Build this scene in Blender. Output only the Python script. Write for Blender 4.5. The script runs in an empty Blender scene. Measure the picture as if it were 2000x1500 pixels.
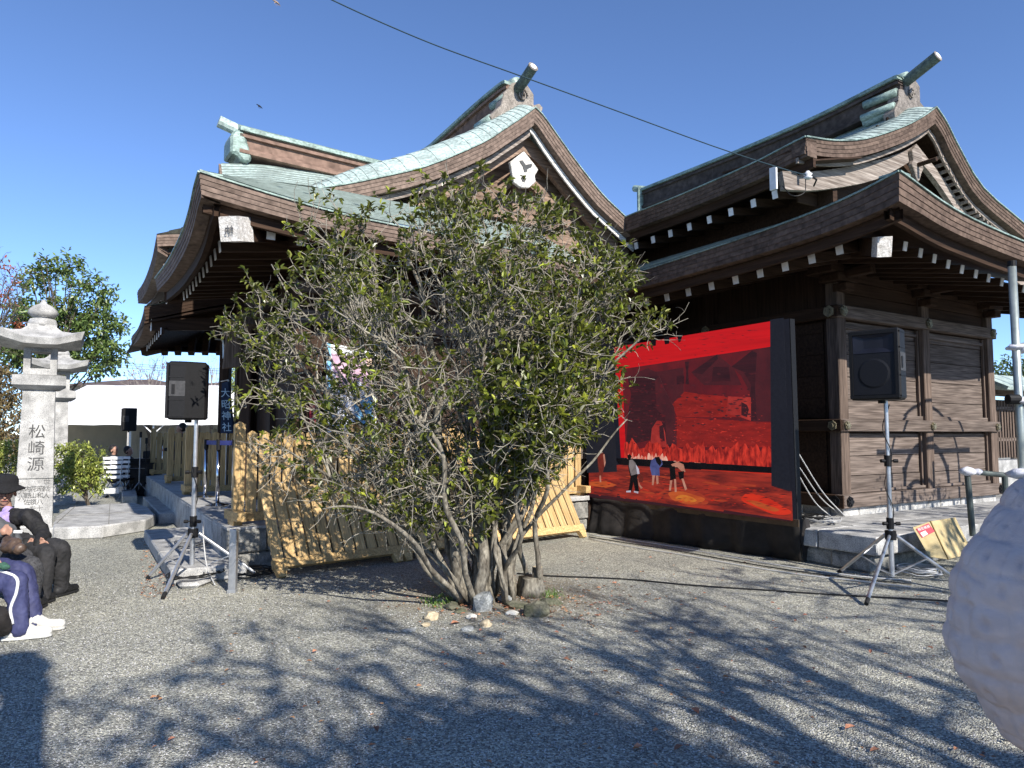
import bpy, bmesh, math, random
from mathutils import Vector as V, Matrix, noise
PI = math.pi
sc = bpy.context.scene
COL = sc.collection
rnd = random.Random(7)
# ------------------------------------------------------------ camera, sky, sun, exposure
F = 1387.0
TH = math.atan(97/F)
CAM = V((0, 0, 1.5))
cd = bpy.data.cameras.new('camera'); cam = bpy.data.objects.new('camera', cd); COL.objects.link(cam)
cam.location = CAM; cam.rotation_euler = (PI/2+TH, 0, 0)
cd.sensor_width = 36; cd.lens = 36*F/2000; cd.clip_end = 3000; cd.clip_start = 0.05
sc.camera = cam
SUN_EL = 34.0; SUN_AZ = 147.6
world = bpy.data.worlds.new('World'); sc.world = world; world.use_nodes = True
wn = world.node_tree; bg = wn.nodes['Background']
sky = wn.nodes.new('ShaderNodeTexSky'); sky.sky_type = 'NISHITA'; sky.sun_disc = False
sky.sun_elevation = math.radians(SUN_EL); sky.sun_rotation = math.radians(SUN_AZ)
sky.air_density = 0.6; sky.dust_density = 0.0; sky.ozone_density = 4.5; sky.altitude = 0
wb = wn.nodes.new('ShaderNodeMix'); wb.data_type = 'RGBA'; wb.blend_type = 'MULTIPLY'; wb.inputs[0].default_value = 1; wb.inputs[7].default_value = (.98, 1.0, 1.06, 1)   # white balance
wn.links.new(sky.outputs[0], wb.inputs[6]); wn.links.new(wb.outputs[2], bg.inputs[0]); bg.inputs[1].default_value = 0.146
sd = bpy.data.lights.new('sun', 'SUN'); sun = bpy.data.objects.new('sun', sd); COL.objects.link(sun)
sd.energy = 5.0; sd.angle = math.radians(0.53); sd.color = (1.0, .945, .86)
_az = math.radians(SUN_AZ); _el = math.radians(SUN_EL)
TOSUN = V((math.sin(_az)*math.cos(_el), math.cos(_az)*math.cos(_el), math.sin(_el)))
sun.rotation_euler = TOSUN.to_track_quat('Z', 'Y').to_euler(); sun.location = (6, -9, 9)
sc.view_settings.view_transform = 'Standard'; sc.view_settings.look = 'None'
sc.view_settings.exposure = 0.7; sc.view_settings.gamma = 1.0; sc.view_settings.use_curve_mapping = False
sc.render.engine = 'CYCLES'
sc.cycles.max_bounces = 6

# ------------------------------------------------------------ geometry of the place: points found by ray from the eye
def ray(px, py):
    x = (px-1000)/F; z = -(py-750)/F
    return V((x, math.cos(TH)-z*math.sin(TH), math.sin(TH)+z*math.cos(TH)))
def at(px, py, Y):
    r = ray(px, py); return CAM+r*(Y/r.y)
def atz(px, py, Z=0.0):
    r = ray(px, py); return CAM+r*((Z-1.5)/r.z)
def onp(px, py, P, n):
    r = ray(px, py); return CAM+r*((P-CAM).dot(n)/r.dot(n))
def U(d): a = math.radians(d); return V((-math.sin(a), math.cos(a), 0))
def W(d): a = math.radians(d); return V((math.cos(a), math.sin(a), 0))
Z = V((0, 0, 1))

# ------------------------------------------------------------ materials
MATS = {}
def mat(name, c1, c2=None, scale=6.0, stretch=(1, 1, 1), rotz=0.0, rough=.75, bump=.25, metal=0.0, c3=None,
        var=.12, kind='noise', fine=0.0, spec=.3, emis=None, dist=.02, rng=(.35, .65), trans=0.0):
    if name in MATS: return MATS[name]
    m = bpy.data.materials.new(name); m.use_nodes = True; nt = m.node_tree; N = nt.nodes; L = nt.links
    b = N['Principled BSDF']; b.inputs['Roughness'].default_value = rough; b.inputs['Metallic'].default_value = metal
    b.inputs['Specular IOR Level'].default_value = spec
    c2 = c2 or tuple(x*.7 for x in c1)
    tc = N.new('ShaderNodeTexCoord'); mp = N.new('ShaderNodeMapping'); mp.inputs['Scale'].default_value = stretch
    rt = N.new('ShaderNodeMapping'); rt.inputs['Rotation'].default_value = (0, 0, -math.radians(rotz))
    oi = N.new('ShaderNodeObjectInfo'); ad = N.new('ShaderNodeVectorMath'); ad.operation = 'ADD'
    ml = N.new('ShaderNodeMath'); ml.operation = 'MULTIPLY'; ml.inputs[1].default_value = 37.0
    L.new(oi.outputs['Random'], ml.inputs[0]); L.new(ml.outputs[0], ad.inputs[1])
    L.new(tc.outputs['Object'], rt.inputs[0]); L.new(rt.outputs[0], mp.inputs[0]); L.new(mp.outputs[0], ad.inputs[0])
    vec = ad.outputs[0]
    if kind == 'voronoi':
        n = N.new('ShaderNodeTexVoronoi'); n.inputs['Scale'].default_value = scale; fac = n.outputs['Color']; h = n.outputs['Distance']
        sp = N.new('ShaderNodeSeparateColor'); L.new(fac, sp.inputs[0]); fac = sp.outputs[0]
    else:
        n = N.new('ShaderNodeTexNoise'); n.inputs['Scale'].default_value = scale; n.inputs['Detail'].default_value = 8; n.inputs['Roughness'].default_value = .62
        n.inputs['Distortion'].default_value = .25
        fac = n.outputs[0]; h = n.outputs[0]
    L.new(vec, n.inputs['Vector'])
    cr = N.new('ShaderNodeValToRGB'); e = cr.color_ramp.elements
    e[0].position = rng[0]; e[0].color = (*c2, 1); e[1].position = rng[1]; e[1].color = (*c1, 1)
    if c3: x = e.new((rng[0]+rng[1])/2); x.color = (*c3, 1)
    L.new(fac, cr.inputs[0]); col = cr.outputs[0]
    if fine:
        n2 = N.new('ShaderNodeTexNoise'); n2.inputs['Scale'].default_value = scale*fine; n2.inputs['Detail'].default_value = 3
        L.new(vec, n2.inputs['Vector'])
        mr2 = N.new('ShaderNodeMapRange'); mr2.inputs[1].default_value = .3; mr2.inputs[2].default_value = .7; mr2.inputs[3].default_value = .62; mr2.inputs[4].default_value = 1.3
        L.new(n2.outputs[0], mr2.inputs[0])
        mx = N.new('ShaderNodeMix'); mx.data_type = 'RGBA'; mx.blend_type = 'MULTIPLY'; mx.inputs[0].default_value = 1
        L.new(col, mx.inputs[6]); L.new(mr2.outputs[0], mx.inputs[7]); col = mx.outputs[2]
    if var:
        mr = N.new('ShaderNodeMapRange'); mr.inputs[3].default_value = 1-var; mr.inputs[4].default_value = 1+var
        L.new(oi.outputs['Random'], mr.inputs[0])
        mx = N.new('ShaderNodeMix'); mx.data_type = 'RGBA'; mx.blend_type = 'MULTIPLY'; mx.inputs[0].default_value = 1
        L.new(col, mx.inputs[6]); L.new(mr.outputs[0], mx.inputs[7]); col = mx.outputs[2]
    L.new(col, b.inputs['Base Color'])
    if bump:
        bp = N.new('ShaderNodeBump'); bp.inputs['Strength'].default_value = bump; bp.inputs['Distance'].default_value = dist
        L.new(h, bp.inputs['Height']); L.new(bp.outputs[0], b.inputs['Normal'])
    if emis: L.new(col, b.inputs['Emission Color']); b.inputs['Emission Strength'].default_value = emis
    MATS[name] = m
    return m
def wood(name, c1, c2, grain='z', yaw=32, **k):
    st = {'z': (28, 28, 1.3), 'u': (28, 1.3, 28), 'v': (1.3, 28, 28)}[grain]
    k.setdefault('spec', .1); k.setdefault('bump', .35); k.setdefault('dist', .004)
    return mat(name, c1, c2, scale=1.0, stretch=st, rotz=yaw, **k)
def leafmat(name, c1, c2, tr=.35, rough=.35):
    m = mat(name, c1, c2, scale=9, rough=rough, bump=0, var=.3, spec=.5)
    nt = m.node_tree; N = nt.nodes; L = nt.links; b = N['Principled BSDF']; out = N['Material Output']
    t = N.new('ShaderNodeBsdfTranslucent'); mx = N.new('ShaderNodeMixShader'); mx.inputs[0].default_value = tr
    src = b.inputs['Base Color'].links[0].from_socket
    ge = N.new('ShaderNodeNewGeometry'); hs = N.new('ShaderNodeHueSaturation')
    mr = N.new('ShaderNodeMapRange'); mr.inputs[3].default_value = .5; mr.inputs[4].default_value = 2.3
    L.new(ge.outputs['Random Per Island'], mr.inputs[0]); L.new(mr.outputs[0], hs.inputs['Value']); L.new(src, hs.inputs['Color'])
    h2 = N.new('ShaderNodeMapRange'); h2.inputs[3].default_value = .485; h2.inputs[4].default_value = .52
    ml = N.new('ShaderNodeMath'); ml.operation = 'FRACT'; mm = N.new('ShaderNodeMath'); mm.operation = 'MULTIPLY'; mm.inputs[1].default_value = 7.3
    L.new(ge.outputs['Random Per Island'], mm.inputs[0]); L.new(mm.outputs[0], ml.inputs[0]); L.new(ml.outputs[0], h2.inputs[0]); L.new(h2.outputs[0], hs.inputs['Hue'])
    L.new(hs.outputs[0], b.inputs['Base Color']); L.new(hs.outputs[0], t.inputs[0])
    L.new(b.outputs[0], mx.inputs[1]); L.new(t.outputs[0], mx.inputs[2]); L.new(mx.outputs[0], out.inputs[0])
    return m
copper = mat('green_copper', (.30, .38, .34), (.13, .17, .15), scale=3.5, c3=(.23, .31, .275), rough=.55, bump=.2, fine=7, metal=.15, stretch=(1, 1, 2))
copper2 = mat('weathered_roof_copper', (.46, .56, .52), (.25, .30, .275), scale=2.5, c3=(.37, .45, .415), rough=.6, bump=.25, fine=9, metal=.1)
joint = mat('dark_copper_joint', (.19, .23, .21), (.12, .145, .13), rough=.9, bump=0)  # darker tone for the risers between roof courses
brownc = mat('brown_copper', (.205, .150, .120), (.135, .098, .078), scale=2.5, rough=.75, bump=.06, fine=6, metal=0, c3=(.17, .125, .10), var=.08, spec=.08)
ridgec = mat('ridge_brown_copper', (.22, .142, .108), (.165, .108, .082), scale=1.6, rough=.7, bump=.05, fine=5, metal=0, spec=.1)
dcopper = mat('dark_copper', (.11, .145, .125), (.05, .065, .06), scale=5, rough=.7, bump=.15, fine=5)
brownb = mat('shaded_brown_copper', (.140, .100, .078), (.085, .060, .048), scale=2.5, rough=.8, bump=.06, fine=6, c3=(.115, .082, .065), var=.08, spec=.06)  # copy of brownc, darkened: shade on the right hall's eaves put into the colour
ridged = mat('shaded_ridge_copper', (.085, .066, .058), (.05, .04, .036), scale=2, rough=.8, bump=.05, fine=5, spec=.06)  # copy of ridgec, darkened: the unlit ridge side is painted in
carv = mat('carved_bronze', (.27, .235, .20), (.14, .12, .10), scale=9, rough=.6, bump=.3, fine=5, metal=.2)
dwood_v = wood('dark_timber_lengthways', (.060, .036, .024), (.030, .018, .012), 'v')
dwood_u = wood('dark_timber_crossways', (.060, .036, .024), (.030, .018, .012), 'u')
dwood_z = wood('dark_timber_upright', (.065, .040, .028), (.032, .020, .014), 'z')
wall_v = wood('wall_board_wood', (.165, .132, .112), (.098, .076, .064), 'v', fine=2, var=.16, rough=.85, bump=.15)
wall_z = wood('wall_post_wood', (.155, .115, .092), (.075, .055, .044), 'z', fine=3, rough=.85)
grey_v = wood('grey_weathered_wood', (.36, .31, .27), (.15, .12, .10), 'v', fine=3, rough=.85)
white_end = mat('white_painted_end', (.84, .84, .84), (.70, .70, .70), scale=12, rough=.7, bump=.1)
cedar_z = wood('new_cedar_upright', (.56, .395, .195), (.41, .27, .12), 'z', fine=3, var=.14, rough=.6, bump=.15)
cedar_v = wood('new_cedar_lengthways', (.56, .39, .185), (.41, .265, .115), 'v', fine=3, var=.12, rough=.6, bump=.15, yaw=36)
granite = mat('granite', (.46, .45, .43), (.22, .22, .22), scale=110, rough=.8, bump=.3, dist=.003, c3=(.36, .355, .34), fine=.05, rng=(.4, .6), var=.08)
roughst = mat('rough_stone', (.33, .32, .29), (.13, .13, .12), scale=9, rough=.9, bump=.8, dist=.03, fine=9, var=.1)
alu = mat('aluminium', (.55, .56, .58), (.42, .43, .45), scale=14, rough=.32, metal=.75, bump=.05)
black_pl = mat('black_plastic', (.010, .010, .011), (.006, .006, .007), scale=60, spec=.2, rough=.55, bump=.2, dist=.002)
black_gr = mat('black_grille', (.007, .008, .012), (.003, .003, .005), scale=160, rough=.6, bump=.3, dist=.002)
black_cl = mat('black_cloth', (.028, .024, .022), (.012, .011, .011), scale=5, rough=.8, bump=.3, dist=.03)
black_rub = mat('black_rubber', (.015, .015, .015), (.01, .01, .01), rough=.7, bump=0)
bleach = wood('bleached_timber_block', (.74, .72, .68), (.42, .39, .35), 'v', fine=3, bump=.3)
brass = mat('aged_brass', (.34, .30, .20), (.14, .13, .09), scale=30, rough=.5, metal=.6, bump=.2)
chrome = mat('polished_steel', (.6, .6, .62), (.5, .5, .52), scale=5, rough=.12, metal=1.0, bump=0)
ink = mat('engraved_ink', (.10, .10, .10), (.06, .06, .06), rough=.9, bump=0)
bark_p = mat('pale_bark', (.27, .245, .195), (.085, .072, .055), scale=14, stretch=(1, 1, .5), rough=.9, bump=.5, fine=4, dist=.01)
bark_d = mat('dark_bark', (.14, .115, .09), (.05, .04, .03), scale=14, stretch=(1, 1, .4), rough=.9, bump=.6, fine=3)
leaf_g = leafmat('glossy_leaf', (.150, .165, .028), (.06, .075, .014), .28)
leaf_y = leafmat('yellow_green_leaf', (.30, .33, .04), (.19, .22, .03), .4)

# ------------------------------------------------------------ mesh builder
WL = {}
class MB:
    def __init__(s): s.v = []; s.f = []
    def add(s, vs, fs):
        n = len(s.v); s.v += [tuple(x) for x in vs]; s.f += [tuple(i+n for i in f) for f in fs]; return s
    def hexa(s, p):   # 8 points: bottom 4, top 4
        return s.add(p, [(3, 2, 1, 0), (4, 5, 6, 7), (0, 1, 5, 4), (1, 2, 6, 5), (2, 3, 7, 6), (3, 0, 4, 7)])
    def box(s, o, a, b, c):
        o = V(o); a = V(a); b = V(b); c = V(c)
        return s.hexa([o, o+a, o+a+b, o+b, o+c, o+a+c, o+a+b+c, o+b+c])
    def cbox(s, c, sx, sy, sz):
        return s.box((c[0]-sx/2, c[1]-sy/2, c[2]-sz/2), (sx, 0, 0), (0, sy, 0), (0, 0, sz))
    def bar(s, p, q, w, h, up=None):
        p = V(p); q = V(q); d = (q-p).normalized(); up = up or (Z if abs(d.z) < .95 else V((0, 1, 0)))
        x = d.cross(up).normalized()*w; y = x.cross(d).normalized()*h
        return s.box(p-x/2-y/2, x, q-p, y)
    def tube(s, pts, r, n=8, cap=True):
        pts = [V(p) for p in pts]; m = len(pts); R = r if isinstance(r, (list, tuple)) else [r]*m
        base = len(s.v); px = None
        for i, p in enumerate(pts):
            d = (pts[min(i+1, m-1)]-pts[max(i-1, 0)])
            d = d.normalized() if d.length > 1e-9 else Z
            if px is None: px = d.orthogonal().normalized()
            else:
                px = px-d*px.dot(d); px = px.normalized() if px.length > 1e-6 else d.orthogonal().normalized()
            py = d.cross(px)
            for k in range(n):
                a = 2*PI*k/n; s.v.append(tuple(p+(px*math.cos(a)+py*math.sin(a))*R[i]))
        for i in range(m-1):
            for k in range(n):
                a = base+i*n+k; b = base+i*n+(k+1) % n; s.f.append((a, b, b+n, a+n))
        if cap:
            s.f.append(tuple(base+k for k in range(n-1, -1, -1))); s.f.append(tuple(base+(m-1)*n+k for k in range(n)))
        return s
    def prism(s, pts, d):
        pts = [V(p) for p in pts]; d = V(d); n = len(pts); b = len(s.v)
        s.v += [tuple(p) for p in pts]+[tuple(p+d) for p in pts]
        s.f.append(tuple(b+i for i in range(n-1, -1, -1))); s.f.append(tuple(b+n+i for i in range(n)))
        for i in range(n): j = (i+1) % n; s.f.append((b+i, b+j, b+n+j, b+n+i))
        return s
    def ribbon(s, outer, inner, down):
        """outer / inner polylines, dropped by down (vector or list)"""
        n = len(outer); b = len(s.v); dn = down if isinstance(down, list) else [V(down)]*n
        for i in range(n):
            o = V(outer[i]); q = V(inner[i]); s.v += [tuple(o), tuple(q), tuple(q+dn[i]), tuple(o+dn[i])]
        for i in range(n-1):
            for k in range(4):
                a = b+i*4+k; c = b+i*4+(k+1) % 4; s.f.append((a, c, c+4, a+4))
        s.f.append((b+3, b+2, b+1, b)); e = b+(n-1)*4; s.f.append((e, e+1, e+2, e+3))
        return s
    def lathe(s, c, prof, n=16, sq=False):
        b = len(s.v); c = V(c)
        for r, z in prof:
            for k in range(n):
                a = 2*PI*(k+.5)/n; s.v.append((c.x+r*math.cos(a), c.y+r*math.sin(a), c.z+z))
        for i in range(len(prof)-1):
            for k in range(n):
                a = b+i*n+k; d = b+i*n+(k+1) % n; s.f.append((a, d, d+n, a+n))
        s.f.append(tuple(b+k for k in range(n-1, -1, -1))); s.f.append(tuple(b+(len(prof)-1)*n+k for k in range(n)))
        return s
    def grid(s, rows):
        b = len(s.v); m = len(rows[0])
        for r in rows: s.v += [tuple(p) for p in r]
        for i in range(len(rows)-1):
            for k in range(m-1):
                a = b+i*m+k; s.f.append((a, a+1, a+1+m, a+m))
        return s
    def build(s, name, m, parent=None, m2=None, dark=None, smooth=False, bevel=0, label=None, kind=None, solid=0):
        off = WL.get(parent.name, V((0, 0, 0))) if parent else V((0, 0, 0))
        me = bpy.data.meshes.new(name); me.from_pydata([(x-off.x, y-off.y, z-off.z) for x, y, z in s.v], [], s.f)
        bm = bmesh.new(); bm.from_mesh(me); bmesh.ops.recalc_face_normals(bm, faces=bm.faces)
        if bevel:
            es = [e for e in bm.edges if len(e.link_faces) == 2 and e.calc_face_angle(0) > .5]
            bmesh.ops.bevel(bm, geom=es, offset=bevel, segments=1, affect='EDGES')
        bm.to_mesh(me); bm.free()
        if smooth: me.polygons.foreach_set('use_smooth', [True]*len(me.polygons))
        me.materials.append(m)
        if m2:
            me.materials.append(m2)
            for i in dark: me.polygons[i].material_index = 1
        o = bpy.data.objects.new(name, me); COL.objects.link(o)
        if parent: o.parent = parent; WL[o.name] = off
        else: WL[o.name] = V((0, 0, 0))
        if label: o['label'] = label
        if kind: o['kind'] = kind
        if solid:
            md = o.modifiers.new('solid', 'SOLIDIFY'); md.thickness = solid
        return o
def tag(o, label, cat, group=None, kind=None):
    o['label'] = label; o['category'] = cat
    if group: o['group'] = group
    if kind: o['kind'] = kind
    return o
def empty(name, loc, label=None, cat=None, group=None):
    o = bpy.data.objects.new(name, None); COL.objects.link(o); o.location = V(loc); o.empty_display_size = .1
    WL[o.name] = V(loc)
    if label: tag(o, label, cat, group)
    return o
def structure(o): o['kind'] = 'structure'; return o
def lerp(a, b, t): return a+(b-a)*t
def poly_at(pts, t):
    """point at parameter t (0..1) along a polyline by chord length"""
    ls = [(pts[i+1]-pts[i]).length for i in range(len(pts)-1)]; T = sum(ls)*t
    for i, l in enumerate(ls):
        if T <= l or i == len(ls)-1: return pts[i].lerp(pts[i+1], min(1, T/l) if l else 0)
        T -= l
def smooth_poly(pts, n):
    """Catmull-Rom through pts, n samples"""
    P = [pts[0]*2-pts[1]]+list(pts)+[pts[-1]*2-pts[-2]]; out = []
    m = len(pts)-1
    for k in range(n):
        t = k/(n-1)*m; i = min(int(t), m-1); f = t-i; a, b, c, d = P[i:i+4]
        out.append(.5*((2*b)+(c-a)*f+(2*a-5*b+4*c-d)*f*f+(3*b-a-3*c+d)*f**3))
    return out
def stones(mb, c, r, seed, flat=.7, n=1):
    rg = random.Random(seed); bm = bmesh.new(); bmesh.ops.create_icosphere(bm, subdivisions=2, radius=1)
    o = V((rg.random()*50, rg.random()*50, rg.random()*50)); vs = []
    sx, sy, sz = r*rg.uniform(.8, 1.25), r*rg.uniform(.8, 1.2), r*flat*rg.uniform(.7, 1.1); a = rg.random()*PI
    for v in bm.verts:
        k = 1+.45*noise.noise(v.co*1.3+o); p = v.co*k
        p = V((round(p.x*3.2)/3.2*.5+p.x*.5, round(p.y*3.2)/3.2*.5+p.y*.5, p.z)); q = V((p.x*sx, p.y*sy, p.z*sz)); q.rotate(Matrix.Rotation(a, 3, 'Z')); vs.append(q+V(c))
    bm.verts.index_update(); mb.add(vs, [tuple(v.index for v in f.verts) for f in bm.faces]); bm.free()
def text_mesh(txt, size, thick=.004, vertical=False, sp=1.08):
    """outline of writing as MB in local x (right), z (up), standing on y=0, facing -y"""
    mb = MB()
    for i, ch in enumerate(txt if vertical else [txt]):
        cu = bpy.data.curves.new('writing', 'FONT'); cu.body = ch; cu.size = size; cu.align_x = 'CENTER'; cu.extrude = thick/2; cu.resolution_u = 3
        ob = bpy.data.objects.new('writing', cu); COL.objects.link(ob)
        dg = bpy.context.evaluated_depsgraph_get(); me = bpy.data.meshes.new_from_object(ob.evaluated_get(dg))
        dz = -i*size*sp if vertical else 0
        mb.add([(v.co.x, -v.co.z, v.co.y+dz) for v in me.vertices], [tuple(p.vertices) for p in me.polygons])
        bpy.data.objects.remove(ob); bpy.data.curves.remove(cu); bpy.data.meshes.remove(me)
    return mb
def place(mb, o, ex, ez, en=None):
    """map local (x,y,z) of a builder to o + x*ex + z*ez - y*normal"""
    o = V(o); ex = V(ex); ez = V(ez); n = (en if en is not None else ex.cross(ez)).normalized()
    mb.v = [tuple(o+ex*x+ez*z-n*y*-1) for x, y, z in mb.v]
    return mb
# ------------------------------------------------------------ ground
def ground_mat():
    m = bpy.data.materials.new('gravel_ground'); m.use_nodes = True; nt = m.node_tree; N = nt.nodes; L = nt.links; b = N['Principled BSDF']
    b.inputs['Roughness'].default_value = .95; b.inputs['Specular IOR Level'].default_value = .15
    tc = N.new('ShaderNodeTexCoord')
    vo = N.new('ShaderNodeTexVoronoi'); vo.inputs['Scale'].default_value = 100; vo.inputs['Randomness'].default_value = 1
    L.new(tc.outputs['Object'], vo.inputs['Vector'])
    sp = N.new('ShaderNodeSeparateColor'); L.new(vo.outputs['Color'], sp.inputs[0])
    cr = N.new('ShaderNodeValToRGB'); e = cr.color_ramp.elements
    e[0].position = 0; e[0].color = (.14, .135, .13, 1); e[1].position = 1; e[1].color = (.75, .735, .65, 1)
    x = e.new(.45); x.color = (.32, .316, .285, 1); x = e.new(.8); x.color = (.49, .485, .435, 1)
    L.new(sp.outputs[0], cr.inputs[0])
    n = N.new('ShaderNodeTexNoise'); n.inputs['Scale'].default_value = .55; n.inputs['Detail'].default_value = 6; L.new(tc.outputs['Object'], n.inputs['Vector'])
    r2 = N.new('ShaderNodeValToRGB'); r2.color_ramp.elements[0].position = .35; r2.color_ramp.elements[0].color = (.74, .75, .73, 1)
    r2.color_ramp.elements[1].position = .68; r2.color_ramp.elements[1].color = (1.14, 1.12, 1.02, 1); L.new(n.outputs[0], r2.inputs[0])
    mx = N.new('ShaderNodeMix'); mx.data_type = 'RGBA'; mx.blend_type = 'MULTIPLY'; mx.inputs[0].default_value = 1
    L.new(cr.outputs[0], mx.inputs[6]); L.new(r2.outputs[0], mx.inputs[7])
    # bare earth round the foot of the shrub
    ds = N.new('ShaderNodeVectorMath'); ds.operation = 'DISTANCE'; ds.inputs[1].default_value = (BUSH.x+.1, BUSH.y+.1, 0); L.new(tc.outputs['Object'], ds.inputs[0])
    n3 = N.new('ShaderNodeTexNoise'); n3.inputs['Scale'].default_value = 5; n3.inputs['Detail'].default_value = 6; L.new(tc.outputs['Object'], n3.inputs['Vector'])
    ma = N.new('ShaderNodeMath'); ma.operation = 'MULTIPLY_ADD'; ma.inputs[1].default_value = 1.3; L.new(n3.outputs[0], ma.inputs[0]); L.new(ds.outputs['Value'], ma.inputs[2])
    mr = N.new('ShaderNodeMapRange'); mr.inputs[1].default_value = 1.1; mr.inputs[2].default_value = 1.9; mr.inputs[3].default_value = .8; mr.inputs[4].default_value = 0; L.new(ma.outputs[0], mr.inputs[0])
    mx2 = N.new('ShaderNodeMix'); mx2.data_type = 'RGBA'; L.new(mr.outputs[0], mx2.inputs[0]); L.new(mx.outputs[2], mx2.inputs[6]); mx2.inputs[7].default_value = (.23, .19, .135, 1)
    L.new(mx2.outputs[2], b.inputs['Base Color'])
    bp = N.new('ShaderNodeBump'); bp.inputs['Strength'].default_value = 1; bp.inputs['Distance'].default_value = .012; bp.invert = True
    L.new(vo.outputs['Distance'], bp.inputs['Height'])
    n4 = N.new('ShaderNodeTexNoise'); n4.inputs['Scale'].default_value = 3.5; n4.inputs['Detail'].default_value = 4; L.new(tc.outputs['Object'], n4.inputs['Vector'])
    b2 = N.new('ShaderNodeBump'); b2.inputs['Strength'].default_value = .6; b2.inputs['Distance'].default_value = .06
    L.new(n4.outputs[0], b2.inputs['Height']); L.new(b2.outputs[0], bp.inputs['Normal']); L.new(bp.outputs[0], b.inputs['Normal'])
    return m
BUSH = atz(955, 1165)
g = MB(); g.grid([[V((x, y, 0)) for x in (-900, -60, -20, 0, 20, 60, 900)] for y in (-900, -40, -5, 5, 20, 60, 900)])
GR = ground_mat()
structure(g.build('ground', GR))
# loose gravel near the eye
def pebbles():
    rg = random.Random(3); mb = MB(); vs = mb.v; fs = mb.f
    for i in range(36000):
        y = 2.6+5.2*rg.random()**1.6; x = rg.uniform(-.78, .78)*y; r = rg.uniform(.003, .0062)*(1+.1*y/4)
        c = V((x, y, r*.25)); n = len(vs); a = rg.random()*PI
        ca, sa = math.cos(a)*r*rg.uniform(.8, 1.5), math.sin(a)*r; cb, sb = -math.sin(a)*r, math.cos(a)*r*rg.uniform(.7, 1)
        t = rg.uniform(-.3, .3)*r
        vs += [(x+ca, y+sa, r*.2), (x+cb, y+sb, r*.3), (x-ca, y-sa, r*.15), (x-cb, y-sb, r*.25), (x+t, y-t, r*rg.uniform(.9, 1.3))]
        fs += [(n, n+1, n+4), (n+1, n+2, n+4), (n+2, n+3, n+4), (n+3, n, n+4)]
    m = mat('pebble', (.55, .54, .52), (.13, .13, .14), rough=.9, bump=0)
    nt = m.node_tree; ge = nt.nodes.new('ShaderNodeNewGeometry'); cr = [x for x in nt.nodes if x.type == 'VALTORGB'][0]
    nt.links.new(ge.outputs['Random Per Island'], cr.inputs[0]); cr.color_ramp.elements[0].position = 0; cr.color_ramp.elements[1].position = 1
    me = bpy.data.meshes.new('gravel'); me.from_pydata(vs, [], fs); me.materials.append(m)
    o = bpy.data.objects.new('gravel', me); COL.objects.link(o); tag(o, 'loose grey gravel scattered over the open yard', 'gravel', kind='stuff')
pebbles()

# ------------------------------------------------------------ shared building pieces
def thick(pts, th, up=None):
    """vertical drops so that a sloping edge keeps its thickness; flat near an upright run"""
    out = []
    for i in range(len(pts)):
        d = pts[min(i+1, len(pts)-1)]-pts[max(i-1, 0)]; h = math.hypot(d.x, d.y); t = th[i] if isinstance(th, list) else th
        out.append(-Z*t*min(1.6, math.sqrt(1+(d.z/max(h, 1e-3))**2)))
    return out
def layers(pts, inward, th, n, parent, m, name='fascia_board', first_in=None, last_in=None, depth=.22, step=.008, cuts=3):
    """layered eave edge: n boards one below the other, each a little further in, cut into lengths"""
    for k in range(n):
        full = thick(pts, th); tot = len(pts)
        o = []; q = []; dn = []
        for i, p in enumerate(pts):
            f = k/n; iw = inward
            if i == 0 and first_in is not None: iw = first_in
            if i == tot-1 and last_in is not None: iw = last_in
            o.append(p+iw*(step*k)+full[i]*f); q.append(p+iw*depth+full[i]*f); dn.append(full[i]/n*.985)
        c = max(1, min(cuts, (tot-1)//2)); per = (tot-1)/c
        for j in range(c):
            a = int(round(j*per)); b = int(round((j+1)*per))
            mb = MB(); mb.ribbon(o[a:b+1], q[a:b+1], dn[a:b+1]); mb.build(name, m, parent)
def rafter_set(ends, inw, L, rise, parent, w=.075, h=.10, m=None, cap=True, name='rafter'):
    for e in ends:
        p = e+Z*0; q = e+inw*L+Z*rise
        mb = MB(); mb.bar(p, q, w, h); r = mb.build(name, m or dwood_v, parent)
        if cap:
            d = (q-p).normalized(); c = MB(); c.bar(p-d*.012, p-d*.001, w+.004, h+.004, up=Z); c.build('end_cap', white_end, r)
def fill(ends, n_extra):
    """continue a row of points by its last spacing"""
    d = ends[-1]-ends[-2]; return ends+[ends[-1]+d*(i+1) for i in range(n_extra)]
def stepped(name, edge, top, n, m, parent, h=.014, kind=None):
    """roof slope in overlapping courses between lower edge and upper edge polylines"""
    mb = MB(); dk = []
    for k in range(n):
        s0 = k/n; s1 = (k+1)/n
        r0 = [a.lerp(b, s0)+Z*h for a, b in zip(edge, top)]; r1 = [a.lerp(b, s1) for a, b in zip(edge, top)]
        r2 = [p+Z*h for p in r1]
        mb.grid([r0, r1])
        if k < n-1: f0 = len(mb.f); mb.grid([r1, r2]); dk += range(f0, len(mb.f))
    return mb.build(name, m, parent, kind=kind, m2=joint, dark=dk)
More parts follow.
